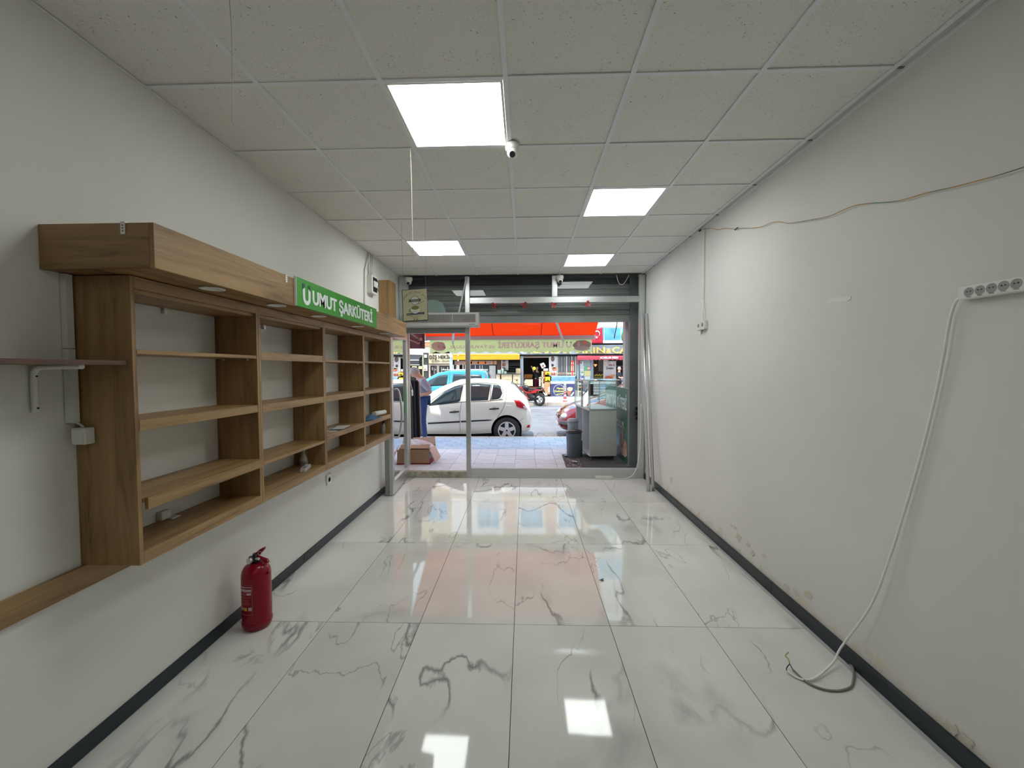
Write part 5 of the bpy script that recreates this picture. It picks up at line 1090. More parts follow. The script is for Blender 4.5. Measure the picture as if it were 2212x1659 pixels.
MARP = mat('car_maroon', (.20, .012, .02), .15, coat=1.)
ST2 = [(0, .36, .60, .70, .60, .52), (.10, .25, .86, 1.0, .78, .64), (.35, .2, .92, 1.35, .80, .56), (.7, .2, .91, 1.40, .80, .57), (1.4, .18, .90, 1.42, .80, .58), (1.8, .18, .88, 1.38, .80, .58), (2.2, .18, .86, 1.20, .80, .60), (2.6, .18, .84, 1.02, .80, .66), (2.85, .18, .80, .93, .80, .68), (3.2, .19, .70, .85, .79, .66), (3.45, .21, .61, .76, .76, .60), (3.6, .24, .55, .66, .70, .52), (3.69, .28, .48, .56, .60, .44), (3.73, .34, .44, .48, .50, .36)]
def rc_extra(t, patch, line, sp, Xr, Yc, zr):
    for side in (-1, 1):
        patch('bumper_strip', [(3.71, .385), (3.6, .37), (3.2, .37), (2.95, .37), (2.95, .47), (3.3, .475), (3.6, .475), (3.71, .46)], mat('bumper_grey', (.10, .11, .125), .5), .022, .02*side, side)
    c = sp(3.56, .56, .02); c2 = c+Vector((-.03, -.03, 0))
    for s in (-1, 1):
        q = Vector((Xr-3.585, Yc+s*.56, zr+.565)); MB().ball(q, .10, .13, .085, 20, 12).build('headlight', LAMP, t)
    MB().box((Xr-3.71, Yc-.30, zr+.49), (Xr-3.66, Yc+.30, zr+.58)).build('grille', BLACKP, t, .01); MB().cyl((Xr-3.71, Yc-.0, zr+.54), (Xr-3.722, Yc, zr+.54), .045, n=18).build('grille_ring', CHROME, t)
    line('door_seam', [(2.55, .84), (2.62, .55), (2.6, .28)], SEAM, .003); line('bonnet_seam', [(3.5, .63), (3.2, .71), (2.8, .80)], SEAM, .003)
    MB().ball(sp(2.35, .93, .08), .055, .08, .05).build('wing_mirror', mat('mirror_grey', (.10, .11, .12), .5), t)
    for s in (-.3, .25): MB().bar((Xr-2.75, Yc+s, zr+1.0), (Xr-2.45, Yc+s-.25, zr+1.13), .018, .012).build('wiper', BLACKP, t)
    MB().box((Xr-3.735, Yc-.26, zr+.30), (Xr-3.71, Yc+.26, zr+.37)).build('number_plate', WHITEP, t)
car('maroon_hatchback', 'maroon hatchback parked behind the display counter, front end showing', 'car', 4.56, 9.70, ST2, MARP, (.62, 3.02), .285, (1.85, 2.72), (.12, .33), [[(2.42, .90), (1.7, .93), (1.66, 1.30), (1.85, 1.31), (2.15, 1.17)], [(1.6, .93), (.8, .95), (.7, 1.30), (1.58, 1.33)]], .80, rc_extra)

BLUEP = mat('car_sky_blue', (.035, .36, .62), .2, coat=1.)
ST3 = [(0, .34, .60, .72, .72, .66), (.05, .25, .95, 1.45, .80, .68), (.18, .2, 1.02, 1.66, .84, .68), (.5, .18, 1.02, 1.70, .845, .68), (1.2, .18, 1.0, 1.70, .845, .68), (1.8, .18, .98, 1.685, .845, .67), (2.3, .18, .96, 1.58, .845, .66), (2.7, .18, .94, 1.36, .845, .68), (3.1, .18, .92, 1.12, .84, .72), (3.4, .2, .86, .99, .83, .72), (3.75, .24, .74, .86, .78, .66), (3.92, .3, .6, .70, .66, .54), (3.98, .4, .52, .56, .5, .4)]
def vn_extra(t, patch, line, sp, Xr, Yc, zr):
    line('door_seam', [(1.72, 1.6), (1.74, .9), (1.74, .3)], SEAM, .006); MB().ball(sp(2.62, 1.03, .1), .12, .09, .075).build('wing_mirror', BLACKP, t)
    for s in (-1, 1): MB().bar((Xr-.4, Yc+s*.6, zr+1.73), (Xr-2.1, Yc+s*.6, zr+1.72), .03, .025).build('roof_rail', WHITEP, t)
    for s in (-1, 1): patch('tail_light', [(.02, .80), (.09, .80), (.12, 1.25), (.05, 1.30)], TAIL, .008, .012*s, s)
    patch('pillar_trim', [(.03, .95), (.10, .95), (.22, 1.60), (.14, 1.58)], mat('pillar_grey', (.2, .2, .22), .5), .006, -.01)
car('blue_van', 'sky-blue small van parked across the street behind the white car', 'van', -1.50, 17.45, ST3, BLUEP, (.62, 3.13), .30, (2.3, 3.05), (.04, .1), [[(2.92, 1.00), (1.84, 1.04), (1.80, 1.52), (2.2, 1.47), (2.6, 1.28)], [(1.62, 1.05), (.36, 1.07), (.30, 1.18), (.34, 1.50), (1.58, 1.53)]], .845, vn_extra)

# motorcycle
mx_, my_ = .70, 19.15
t = thing('motorcycle', 'black and red motorcycle parked across the street behind the white car', 'motorcycle', (mx_, my_, ZR), math.radians(180-38))
RM = mat('moto_red', (.62, .02, .015), .3)
# local: +x forward, rear wheel at origin
for nm, wx in (('rear_wheel', 0), ('front_wheel', 1.36)):
    wt = MB().lathe((wx, 0, .31), [(.22, -.04), (.28, -.06), (.305, -.035), (.315, 0), (.305, .035), (.28, .06), (.22, .04)], 36, 'y', cap=False).build('wheel', TYRE, t, rel=False)
    MB().lathe((wx, 0, .31), [(.20, -.03), (.222, -.04), (.222, .04), (.20, .03)], 32, 'y', cap=False).build('rim', BLACKP, wt, rel=False)
    mb = MB()
    for k in range(5): a = 2*PI*k/5; mb.bar((wx, 0, .31), (wx+.21*math.cos(a), 0, .31+.21*math.sin(a)), .035, .02, (0,1,0))
    mb.cyl((wx, -.05, .31), (wx, .05, .31), .04, n=14); mb.build('spoke', RIM, wt, rel=False); MB().lathe((wx, -.055, .31), [(.07, 0), (.12, 0), (.12, .004), (.07, .004)], 24, 'y').build('brake_disc', CHROME, wt, rel=False)
BK = mat('moto_black', (.015, .015, .017), .35)
MB().bar((0, -.09, .31), (.50, -.09, .36), .04, .06).build('swing_arm', BK, t, .008, rel=False); MB().bar((0, .09, .31), (.50, .09, .36), .04, .06).build('swing_arm', BK, t, .008, rel=False)
MB().prism([(.40, -.13, .22), (.85, -.13, .20), (.92, -.13, .50), (.72, -.13, .62), (.42, -.13, .50)], (0, .26, 0)).build('engine', BK, t, .02, rel=False)
for s in (-1, 1):
    MB().tube([(.12, s*.10, .66), (.40, s*.12, .60), (.72, s*.13, .64), (1.05, s*.08, .84)], .026, 8, 4).build('frame_tube', RM, t, rel=False); MB().tube([(.72, s*.13, .64), (.62, s*.13, .40), (.50, s*.12, .30)], .022, 8, 4).build('frame_tube', RM, t, rel=False)
    MB().tube([(1.36, s*.09, .31), (1.20, s*.09, .65), (1.08, s*.09, .93)], .024, 8).build('fork', BK, t, rel=False)
    MB().prism([(.82, s*.13, .70), (1.10, s*.12, .72), (1.16, s*.10, .90), (.92, s*.13, .86)], (0, s*.03, 0)).build('side_fairing', RM, t, .008, rel=False)
MB().lathe((.80, 0, .82), [(.02, -.22), (.11, -.15), (.155, 0), (.14, .12), (.05, .22)], 18, 'x').build('fuel_tank', BK, t, rel=False)
MB().prism([(-.22, -.07, .86), (-.10, -.10, .80), (.30, -.12, .70), (.66, -.10, .76), (.55, -.10, .80), (.15, -.10, .80), (-.05, -.07, .90)], (0, .2, 0)).build('seat', mat('seat_black', (.03, .03, .035), .6), t, .02, rel=False)
MB().prism([(-.12, -.075, .78), (.28, -.1, .64), (.45, -.1, .68), (.1, -.1, .78)], (0, .2, 0)).build('tail_fairing', RM, t, .008, rel=False)
MB().bar((-.20, 0, .80), (-.34, 0, .58), .06, .02, (0,1,0)).build('plate_holder', BK, t, rel=False); MB().obox((-.35, 0, .57), (.035, 0, .06), (0, .10, 0), (.003, 0, -.002)).build('number_plate', WHITEP, t, rel=False); MB().box((-.26, -.07, .80), (-.22, .07, .84)).build('tail_light', TAIL, t, .006, rel=False)
MB().tube([(1.06, -.36, 1.02), (1.10, -.2, 1.0), (1.12, 0, 1.0), (1.10, .2, 1.0), (1.06, .36, 1.02)], .014, 8, 3).build('handlebar', BK, t, rel=False)
for s in (-1, 1): MB().tube([(1.1, s*.24, 1.0), (1.12, s*.28, 1.16)], .007, 6).build('mirror_stalk', BK, t, rel=False); MB().ball((1.11, s*.30, 1.20), .02, .06, .035, 10, 8).build('mirror', BK, t, rel=False)
MB().ball((1.24, 0, .88), .09, .10, .10, 14, 10).build('headlight', LAMP, t, rel=False); MB().cyl((.30, -.15, .30), (-.05, -.17, .42), .045, .055, 14).build('exhaust', BK, t, rel=False)
MB().prism([(1.10, -.06, .60), (1.40, -.06, .66), (1.62, -.05, .55), (1.45, -.05, .68), (1.2, -.06, .70)], (0, .12, 0)).build('front_mudguard', RM, t, .004, rel=False)

# traffic cone
c = at(1220.5, 875, 'z', ZR); t = thing('traffic_cone', 'faded red and white traffic cone at the far kerb', 'cone', c)
CR = mat('cone_red', (.72, .10, .10), .6); CWt = mat('cone_white', (.78, .70, .68), .6)
MB().box((-.19, -.19, 0), (.19, .19, .035)).build('base', CR, t, .01, rel=False)
zz = [.035, .22, .30, .42, .50, .62]; rr = lambda z: .135-.165*z
for k in range(5): MB().cyl((0,0,zz[k]), (0,0,zz[k+1]), rr(zz[k]), rr(zz[k+1]), 24).build('band', CWt if k % 2 else CR, t, rel=False)

# ================================================================== OPPOSITE BUILDINGS
FY = 24.0
def rect(name, p0, q0, p1, q1, Y, th, mt, par, bevel=0):
    a, b = at(p0, q1, 'y', Y), at(p1, q0, 'y', Y); return box(name, (a.x, Y, a.z), (b.x, Y+th, b.z), mt, par, bevel)
def trect(s, p0, p1, qb, h, Y, mt, par, bold=.02, dep=.01):
    a, b = at(p0, qb, 'y', Y), at(p1, qb, 'y', Y); return text(s, 'lettering', mt, par, (a.x, Y, (a.z+b.z)/2), (1,0,0), (0,0,1), h*Y/FPX, b.x-a.x, dep, bold)
def dsc(name, px, py, r, Y, mt, par, th=.01, n=20, ry=None):
    c = at(px, py, 'y', Y); R1 = r*Y/FPX; R2 = (ry or r)*Y/FPX; return MB().prism([(c.x+R1*math.cos(2*PI*k/n), Y, c.z+R2*math.sin(2*PI*k/n)) for k in range(n)], (0, th, 0)).build(name, mt, par)
WHB = mat('white_render', (.82, .81, .78), .8, var=.05, vscale=1); CRB = mat('cream_render', (.62, .52, .36), .85, var=.08, vscale=1); FASC = mat('fascia_bluegrey', (.30, .37, .43), .4)
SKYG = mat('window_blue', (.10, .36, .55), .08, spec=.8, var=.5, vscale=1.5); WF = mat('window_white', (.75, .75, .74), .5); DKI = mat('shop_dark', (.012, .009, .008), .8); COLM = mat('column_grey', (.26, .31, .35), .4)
bd = thing('apartment_building', 'white building across the street with bakery shops below', 'building', (2, FY, 0))
xL_ = -4.37
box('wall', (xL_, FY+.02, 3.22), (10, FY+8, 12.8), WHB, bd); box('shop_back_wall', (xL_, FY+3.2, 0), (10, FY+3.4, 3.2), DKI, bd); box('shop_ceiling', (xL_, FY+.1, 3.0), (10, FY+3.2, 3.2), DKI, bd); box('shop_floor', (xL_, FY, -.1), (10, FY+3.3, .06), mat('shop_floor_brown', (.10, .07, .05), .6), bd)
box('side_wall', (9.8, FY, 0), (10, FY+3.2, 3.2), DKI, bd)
def window(par, x0, x1, z0, z1, panes=2, rail=False, Y=FY):
    f = box('window', (x0, Y-.04, z0), (x1, Y+.02, z1), WF, par, .004); n = panes; w_ = (x1-x0-.06*(n+1))/n
    for k in range(n): a = x0+.06+k*(w_+.06); box('pane', (a, Y-.05, z0+.06), (a+w_, Y-.041, z1-.06), SKYG, f)
    box('sill', (x0-.08, Y-.16, z0-.07), (x1+.08, Y-.04, z0), WF, f)
    if rail:
        mb = MB(); 
        for k in range(9): x = x0+(x1-x0)*k/8; mb.box((x-.012, Y-.40, z0-.8), (x+.012, Y-.38, z0+.1))
        mb.box((x0-.02, Y-.41, z0+.1), (x1+.02, Y-.37, z0+.14)); mb.box((x0-.1, Y-.42, z0-.9), (x1+.1, Y, z0-.8)); mb.build('balcony_railing', WF, f)
for fz in (6.6, 9.6):
    window(bd, -2.85, -1.5, fz, fz+1.25, 3, fz < 7); window(bd, -.3, 1.1, fz, fz+1.25, 2); window(bd, 1.95, 3.1, fz, fz+1.2, 2); window(bd, 4.3, 5.8, fz, fz+1.3, 3); window(bd, 6.6, 8.4, fz, fz+1.3, 3)
for x0, x1 in ((-3.2, -1.4), (-.3, 1.2), (2.0, 3.4)): window(bd, x0, x1, 4.0, 5.3, 3)
box('cornice', (xL_, FY-.15, 5.85), (10, FY+.02, 6.0), mat('band_cream', (.70, .62, .42), .8), bd); box('cornice', (xL_, FY-.5, 12.5), (10, FY+.02, 12.8), WHB, bd); box('colour_panel', (-1.25, FY-.02, 6.1), (-.45, FY+.02, 8.6), mat('panel_peach', (.60, .42, .32), .8), bd); box('colour_panel', (1.2, FY-.02, 6.1), (1.85, FY+.02, 8.6), mat('panel_peach'), bd)
f = rect('window', 1290, 706, 1362, 738, FY-.06, .06, WF, bd)
rect('pane', 1306, 708.5, 1341, 735, FY-.07, .008, SKYG, f); rect('pane', 1343, 708.5, 1362, 735, FY-.07, .008, SKYG, f); rect('pane', 1301, 708.5, 1304.5, 735, FY-.07, .008, SKYG, f)
rect('window_ledge', 1278, 736.5, 1400, 741.5, FY-.22, .2, WF, bd); rect('window_head', 1278, 703, 1400, 706.5, FY-.10, .1, mat('band_grey', (.5, .53, .55), .6), bd)
MB().ball(at(1350, 727, 'y', FY-.5), .22, .2, .34, 10, 8).build('window_plant', mat('plant_green', (.10, .22, .12), .8, var=.5, vscale=30), bd)
# fascia
rect('fascia', 971, 744, 1420, 767, FY-.12, .14, FASC, bd, .01); rect('fascia_edge', 971, 766.5, 1420, 769.5, FY-.16, .18, mat('edge_dark', (.06, .06, .055), .5), bd)
YEL = mat('letter_yellow', (.72, .55, .14), .4); 
trect('ACARLAR', 1134, 1234, 762.6, 13, FY-.24, YEL, bd, .034, .08); trect('FIRIN', 1245, 1306, 762.6, 13, FY-.24, YEL, bd, .034, .08); trect('&', 1309, 1319.5, 762.6, 10, FY-.24, YEL, bd, .034, .08); trect('CAFE', 1322, 1377, 762.6, 13, FY-.24, YEL, bd, .034, .08)
for px in (1245.5, 1259, 1269, 1286, 1293, 1300): rect('letter_serif', px-1, 761.2, px+6.5, 762.8, FY-.24, .08, YEL, bd)
MB().prism([at(1118, 757, 'y', FY-.2), at(1124, 758, 'y', FY-.2), at(1134, 764.5, 'y', FY-.2), at(1128, 764, 'y', FY-.2)], (0, .05, 0)).build('fascia_curl', WF, bd)
# columns
for a in ((1124, 1130.5), (1245.5, 1251), (971, 974)): rect('column', a[0], 769, a[1], 858, FY-.10, .3, COLM, bd, .01)
rect('column', 1186, 770, 1190, 812, FY, .1, mat('jamb_white', (.62, .60, .55), .5), bd); rect('door_head', 1130.5, 769.5, 1186, 773, FY, .1, mat('door_head_tan', (.30, .22, .16), .6), bd)
# kiosk on the left with yellow awning
yw = rect('yellow_awning', 977, 767.5, 1122.5, 777.5, FY-.65, .04, mat('awning_yellow', (.80, .34, .008), .6, var=.08, vscale=3), bd); MB().prism([at(977, 767.5, 'y', FY-.61), at(1122.5, 767.5, 'y', FY-.61), at(1122.5, 765, 'y', FY), at(977, 765, 'y', FY)], (0, 0, .02)).build('awning_slope', mat('awning_yellow'), yw)
rect('shop_header', 982, 779, 1073, 788, FY-.05, .08, mat('header_grey', (.36, .33, .33), .5, var=.1), bd)
OR = mat('sign_orange', (.85, .25, .04), .5); dsc('orange_sign', 1019.5, 783.5, 3.8, FY-.07, OR, bd); rect('orange_sign', 1002, 781, 1019.5, 786, FY-.07, .01, OR, bd); rect('orange_sign', 1032, 781, 1050, 786.3, FY-.07, .01, OR, bd); dsc('orange_sign', 1032, 783.6, 2.7, FY-.07, OR, bd); dsc('orange_sign', 1050, 783.6, 2.7, FY-.07, OR, bd)
random.seed(9)
for k in range(7): rect('spice_stripe', 1058+k*2.1, 779.5, 1059.8+k*2.1, 787.5, FY-.07, .01, mat('stripe_%d' % (k % 4), ((.55, .2, .12), (.5, .4, .3), (.6, .35, .2), (.35, .12, .08))[k % 4], .6), bd)
for k in range(3): rect('spice_stripe', 986+k*3, 780, 988+k*3, 789, FY-.07, .01, mat('stripe_%d' % k), bd)
rect('shop_window', 1014, 788, 1056, 812, FY, .06, mat('dark_window', (.05, .06, .065), .1), bd); 
for px in (1026, 1036, 1041): rect('window_bar', px, 789, px+1.2, 800, FY-.02, .02, WF, bd)
rect('awning_curtain', 1015, 797, 1054, 801, FY-.03, .02, mat('pale_valance', (.6, .62, .6), .7), bd)
for px in (978, 985, 990, 999, 1004): rect('window_bar', px, 788, px+2.5, 800, FY-.02, .03, mat('bar_cream', (.6, .58, .5), .6), bd)
rect('shop_pier', 1057, 789.5, 1070.5, 822, FY-.06, .1, mat('concrete_pier', (.52, .51, .48), .8, var=.1), bd); rect('shop_wall', 1073, 778, 1082, 812, FY, .08, mat('brown_wall', (.10, .05, .035), .7), bd)
pp_ = rect('picture_panel', 1082.5, 778, 1098, 800, FY-.03, .05, mat('panel_lilac', (.52, .47, .47), .6), bd)
for k, py in enumerate((777.5, 787.5, 797.5)): dsc('food_picture', 1088.5, py, 4.2, FY-.045, mat('food_%d' % (k % 2), ((.12, .10, .08), (.30, .12, .06))[k % 2], .6, var=.5, vscale=8), pp_, .01)
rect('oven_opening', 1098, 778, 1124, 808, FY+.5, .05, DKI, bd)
for k in range(4): rect('oven_shelf', 1101, 784+5*k, 1123, 785+5*k, FY+.3, .15, mat('oven_grey', (.10, .10, .10), .4, .5), bd)
# counter boxes
ct = thing('bakery_counter', 'long cream kiosk counter with glass screen below the yellow awning', 'counter', at(1098, 830, 'y', 23.3))
for k, (a, b) in enumerate(((1072, 1080), (1083, 1106), (1108, 1124))):
    q = rect('counter_panel', a, 808.5, b, 835, 23.3, .5, mat('counter_cream', (.72, .62, .42), .6, var=.08, vscale=3), ct, .01)
    for j in range(2): rect('panel_board', a+1.5, 812+j*9, b-1.5, 819+j*9, 23.27, .02, mat('counter_board', (.64, .50, .30), .6, var=.15, vscale=5), q)
rect('counter_edge', 1072, 807, 1124, 808.8, 23.2, .6, mat('edge_dark'), ct); rect('glass_screen', 1073, 797, 1123, 807, 23.35, .01, GLASSD, ct)
for k, (a, b, c_) in enumerate(((1075, 1082, 799), (1083.5, 1087.5, 796), (1089, 1094, 802))): tag(rect('carton', a, c_, b, 807, 23.5, .2, mat('carton_white', (.66, .66, .58), .7), None), ('widest white carton standing at left of the kiosk counter', 'tall narrow white carton in the middle of the kiosk counter', 'short pale carton third from left on the kiosk counter')[k], 'carton', 'cartons on the kiosk counter')
tag(rect('tan_box', 1114.5, 796, 1124, 807, 23.5, .3, mat('tan_card', (.66, .42, .26), .8), None), 'tan cardboard box at right end of the kiosk counter', 'box')
# bakery doorway
rk = thing('bread_rack', 'row of long golden loaves standing in the dark bakery doorway', 'bread rack', at(1140, 820, 'y', 24.6))
rect('shelf_board', 1131, 818, 1150, 819.5, 24.5, .3, mat('rack_dark', (.06, .03, .02), .6), rk)
random.seed(4)
for k in range(7): p = at(1132.5+2.6*k, 817.5, 'y', 24.6); q = at(1134+2.6*k, 809, 'y', 24.7); MB().cyl(p, q, .033, .028, 10).build('loaf', mat('bread_gold', (.45, .17, .03), .6), rk)
tag(rect('cream_chest', 1132.5, 820, 1151, 834, 24.0, .5, mat('chest_cream', (.74, .62, .40), .6), None, .01), 'cream-coloured chest standing in the bakery doorway', 'chest')
rect('step', 1130.5, 836, 1178, 845, 24.0, .4, mat('wood_step', (.16, .06, .03), .6), bd)
tag(MB().ball(at(1154, 796, 'y', 23.7), .10).build('yellow_ball', mat('ball_yellow', (.75, .70, .05), .4)), 'small bright yellow ball hanging in the bakery doorway', 'ball')
t = thing('hanging_square_sign', 'white square sign hung by a corner in the bakery doorway', 'sign', at(1173, 789, 'y', 23.9))
MB().prism([at(1166, 786, 'y', 23.9), at(1174.5, 783, 'y', 23.9), at(1179.5, 791.5, 'y', 23.9), at(1171, 796.5, 'y', 23.9)], (0, .02, 0)).build('board', mat('square_white', (.68, .63, .6), .6), t); dsc('picture', 1173, 790, 2.6, 23.88, mat('picture_brown', (.30, .14, .12), .6), t)
t = thing('goods_stand', 'stand of cream shelves and yellow crates beside the bakery door', 'display stand', at(1182, 840, 'y', 23.7))
for px in (1170.2, 1171.8): rect('upright', px, 802, px+1.2, 842, 23.6, .03, mat('stand_cream', (.70, .62, .38), .6), t)
rect('cross_rail', 1164, 815, 1176, 817, 23.6, .03, mat('stand_cream'), t); rect('white_panel', 1164.5, 818, 1168, 834, 23.62, .03, mat('panel_white', (.72, .66, .52), .6), t)
for k, q in enumerate((802, 808)): rect('shelf', 1173, q, 1188, q+1.2, 23.7, .3, mat('stand_brown', (.35, .16, .08), .7), t)
rect('cloth_stack', 1174, 796, 1184, 801.5, 23.7, .25, mat('cloth_pinkgrey', (.60, .50, .46), .8), t, .02); rect('red_goods', 1173, 803.5, 1178, 807.5, 23.7, .2, mat('goods_red', (.40, .12, .06), .7, var=.4, vscale=10), t); rect('red_goods', 1173, 809.5, 1177, 826, 23.7, .2, mat('goods_red'), t)
for k, (q0, q1, lb) in enumerate(((803.5, 809.5, 'upper'), (814, 823.5, 'lower'))): rect('yellow_crate', 1178, q0, 1188.5, q1, 23.6, .25, mat('crate_yellow', (.80, .58, .01), .5), t, .01); rect('crate_label', 1181, q1-3, 1186, q1-1, 23.59, .01, BLACK, t)
rect('tan_cabinet', 1176.8, 825.5, 1188.5, 852, 23.6, .3, mat('cabinet_tan', (.62, .36, .16), .6, var=.06), t, .01); rect('cabinet_tag', 1184, 836, 1188, 848, 23.59, .01, WF, t); rect('price_list', 1173.4, 828, 1176, 850, 23.62, .02, mat('list_white', (.62, .56, .48), .7, var=.25, vscale=40), t)
# food poster and curtained window
fp = rect('food_poster', 1190.2, 769.5, 1202.5, 812, FY-.02, .04, mat('poster_lilac', (.56, .51, .50), .6), bd)
for a in ((1194, 775, 4, 6, (.12, .07, .05)), (1193.5, 789, 2.6, 3, (.07, .05, .05)), (1196, 793, 5, 3, (.45, .38, .3)), (1198, 797, 5.5, 3.5, (.55, .16, .08)), (1192.5, 808, 2.2, 2.5, (.45, .12, .05)), (1197.5, 808, 2.6, 3, (.5, .12, .05))): dsc('food_picture', a[0], a[1], a[2], FY-.035, mat('fp_%d_%d' % (int(a[0]), int(a[1])), a[4], .6, var=.4, vscale=12), fp, .01, 14, a[3])
wd = rect('curtained_window', 1204, 769.5, 1245, 812, FY, .06, mat('curtain_grey', (.13, .13, .13), .5), bd)
for k, px in enumerate((1203, 1223.5, 1234.5, 1242.5)): rect('window_frame', px, 769.5, px+1.6, 812, FY-.03, .05, mat('frame_cream', (.60, .56, .46), .5), wd)
for k, px in enumerate((1206, 1209, 1213, 1216, 1219, 1226, 1229, 1232)): rect('curtain_fold', px, 771, px+1.3, 803, FY-.015, .02, mat('fold_%d' % (k % 2), ((.20, .20, .19), (.07, .065, .065))[k % 2], .7), wd)
rect('name_band', 1204, 804.5, 1243, 809.5, FY-.05, .02, mat('band_olive', (.40, .40, .30), .5), wd); trect('ACARLAR', 1206, 1223, 808, 3, FY-.065, mat('ink_red', (.3, .06, .04), .6), wd, .01, .005)
bn = thing('rocket_banner', 'tall red and cream striped ornament hanging on the curtained window', 'ornament', at(1236, 796, 'y', FY-.2))
RB = mat('banner_red', (.65, .03, .04), .5)
rect('stripe', 1233.4, 781, 1239.2, 811, FY-.1, .03, mat('banner_cream', (.80, .62, .36), .6), bn); rect('stripe', 1235.4, 780, 1237.3, 812, FY-.12, .02, RB, bn)
for q in (779.5, 787, 801.5): rect('band', 1233.0, q, 1239.8, q+2, FY-.13, .02, RB, bn)
dsc('tip', 1236.4, 811, 2.6, FY-.14, RB, bn, .02)
# ice cream freezer
fz_ = thing('ice_cream_freezer', 'navy ice cream chest freezer with blue glass lid outside the bakery', 'freezer', at(1217, 856, 'y', 23.2))
FN = mat('freezer_navy', (.045, .055, .16), .45, var=.25, vscale=14); Yf = 23.15
rect('front_panel', 1190.5, 829, 1244, 856, Yf, .8, FN, fz_, .02); rect('top_rim', 1190, 823.5, 1244.5, 829.5, Yf-.01, .85, mat('freezer_cream', (.68, .66, .54), .5), fz_, .02); rect('base', 1191, 855.5, 1243.5, 858, Yf+.02, .7, mat('base_white', (.6, .6, .62), .5), fz_)
g = MB().prism([at(1191, 823.5, 'y', Yf), at(1243, 823.5, 'y', Yf), at(1243, 813, 'y', Yf+.7), at(1191, 813, 'y', Yf+.7)], (0, 0, .02)).build('lid_glass', mat('lid_blue', (.10, .26, .52), .12, spec=.8, var=.3, vscale=4), fz_)
rect('lid_bar', 1190.5, 811.5, 1243.5, 813.5, Yf+.65, .04, WF, fz_)
dsc('logo_ring', 1207.5, 843, 12.5, Yf-.012, mat('logo_cream', (.62, .58, .48), .6), fz_, .01, 36); dsc('logo_disc', 1207.5, 843, 11.6, Yf-.018, FN, fz_, .01, 36)
LY = mat('logo_yellow', (.72, .66, .20), .5); trect('Maraş', 1203, 1217, 841, 4.4, Yf-.03, LY, fz_, .03); trect('Dondurma', 1197.5, 1217, 847, 4.6, Yf-.03, LY, fz_, .03)
MB().prism([at(1201, 851.5, 'y', Yf-.02), at(1217, 849, 'y', Yf-.02), at(1217, 850.5, 'y', Yf-.02), at(1203, 853, 'y', Yf-.02)], (0, .01, 0)).build('logo_swoosh', LY, fz_)
rect('label_strip', 1218, 827, 1223, 848, Yf-.02, .01, mat('strip_white', (.66, .63, .56), .5), fz_)
for k, ch in enumerate('ŞAHM'): trect(ch, 1219.2, 1222, 834+4.2*k, 3, Yf-.03, mat('ink_navy', (.05, .05, .1), .5), fz_, .01, .005)
MB().prism([at(1223, 844, 'y', Yf-.03), at(1236, 844, 'y', Yf-.03), at(1229, 857, 'y', Yf-.03)], (0, .01, 0)).build('cone_picture', mat('cone_brown', (.42, .16, .07), .6), fz_); dsc('cream_picture', 1231, 840.5, 6.2, Yf-.035, mat('cream_pic', (.75, .72, .6), .5), fz_, .01, 20, 4.2); MB().prism([at(1226, 841, 'y', Yf-.045), at(1237, 837, 'y', Yf-.045), at(1237, 839.5, 'y', Yf-.045), at(1227, 843, 'y', Yf-.045)], (0, .01, 0)).build('cream_picture', LY, fz_)
MB().prism([at(1231, 855, 'y', Yf-.03), at(1239, 846, 'y', Yf-.03), at(1240, 848, 'y', Yf-.03), at(1236, 855, 'y', Yf-.03)], (0, .01, 0)).build('napkin_picture', WF, fz_)
# right-hand cafe
ma = thing('maroon_shop_awning', 'small maroon scalloped awning with white lettering over the cafe', 'awning', at(1300, 775, 'y', 23.4))
MC = mat('awning_maroon', (.42, .045, .07), .7); a0_, a1_ = at(1248, 768.5, 'y', FY-.2), at(1400, 768.5, 'y', FY-.2); b0_, b1_ = at(1247, 773, 'y', 23.3), at(1400, 773, 'y', 23.3)
MB().prism([a0_, a1_, b1_, b0_], (0, 0, .015)).build('slope', MC, ma)
top = []; low = []; n = 17
x0_, x1_ = b0_.x, b1_.x; zt_ = b0_.z; zl_ = at(1300, 775.5, 'y', 23.3).z-.02
P_ = [(x1_, 23.3, zt_), (x0_, 23.3, zt_)]+[(x0_+(x1_-x0_)*k/(n*6), 23.3, zl_-.045*abs(math.sin(PI*k/6))) for k in range(n*6+1)]
MB().prism(P_, (0, .01, 0)).build('valance', MC, ma); trect('ACARLAR FIRIN', 1296, 1335, 774.8, 4.6, 23.285, WF, ma, .04)
rect('side_flap', 1246.5, 770, 1249.5, 787, FY-.25, .3, MC, ma)
pn_ = rect('glazed_panel', 1251.5, 776, 1276, 822, FY, .06, mat('panel_bluegrey', (.28, .36, .38), .2, var=.2, vscale=1.5), bd)
rect('column', 1276, 774, 1282, 830, FY-.03, .1, COLM, bd); rect('cafe_frame', 1303.5, 775, 1306, 818, FY-.03, .06, mat('frame_cream'), bd)
SW = mat('sticker_white', (.74, .74, .72), .5)
for a, m_, n_ in (((1253, 781, 1260, 791), SW, 'notice'), ((1252.5, 791.5, 1262, 794.5), SW, 'notice'), ((1253, 795.5, 1261, 801), SW, 'notice'), ((1253.5, 801.5, 1261, 811), SW, 'notice'), ((1263, 791, 1268, 800), mat('sticker_green', (.08, .55, .22), .5), 'notice'), ((1262, 801, 1277, 812.5), mat('sticker_yellow2', (.70, .66, .30), .6), 'notice'), ((1263, 813, 1275, 819), SW, 'notice')): rect(n_, *a, FY-.02, .01, m_, pn_)
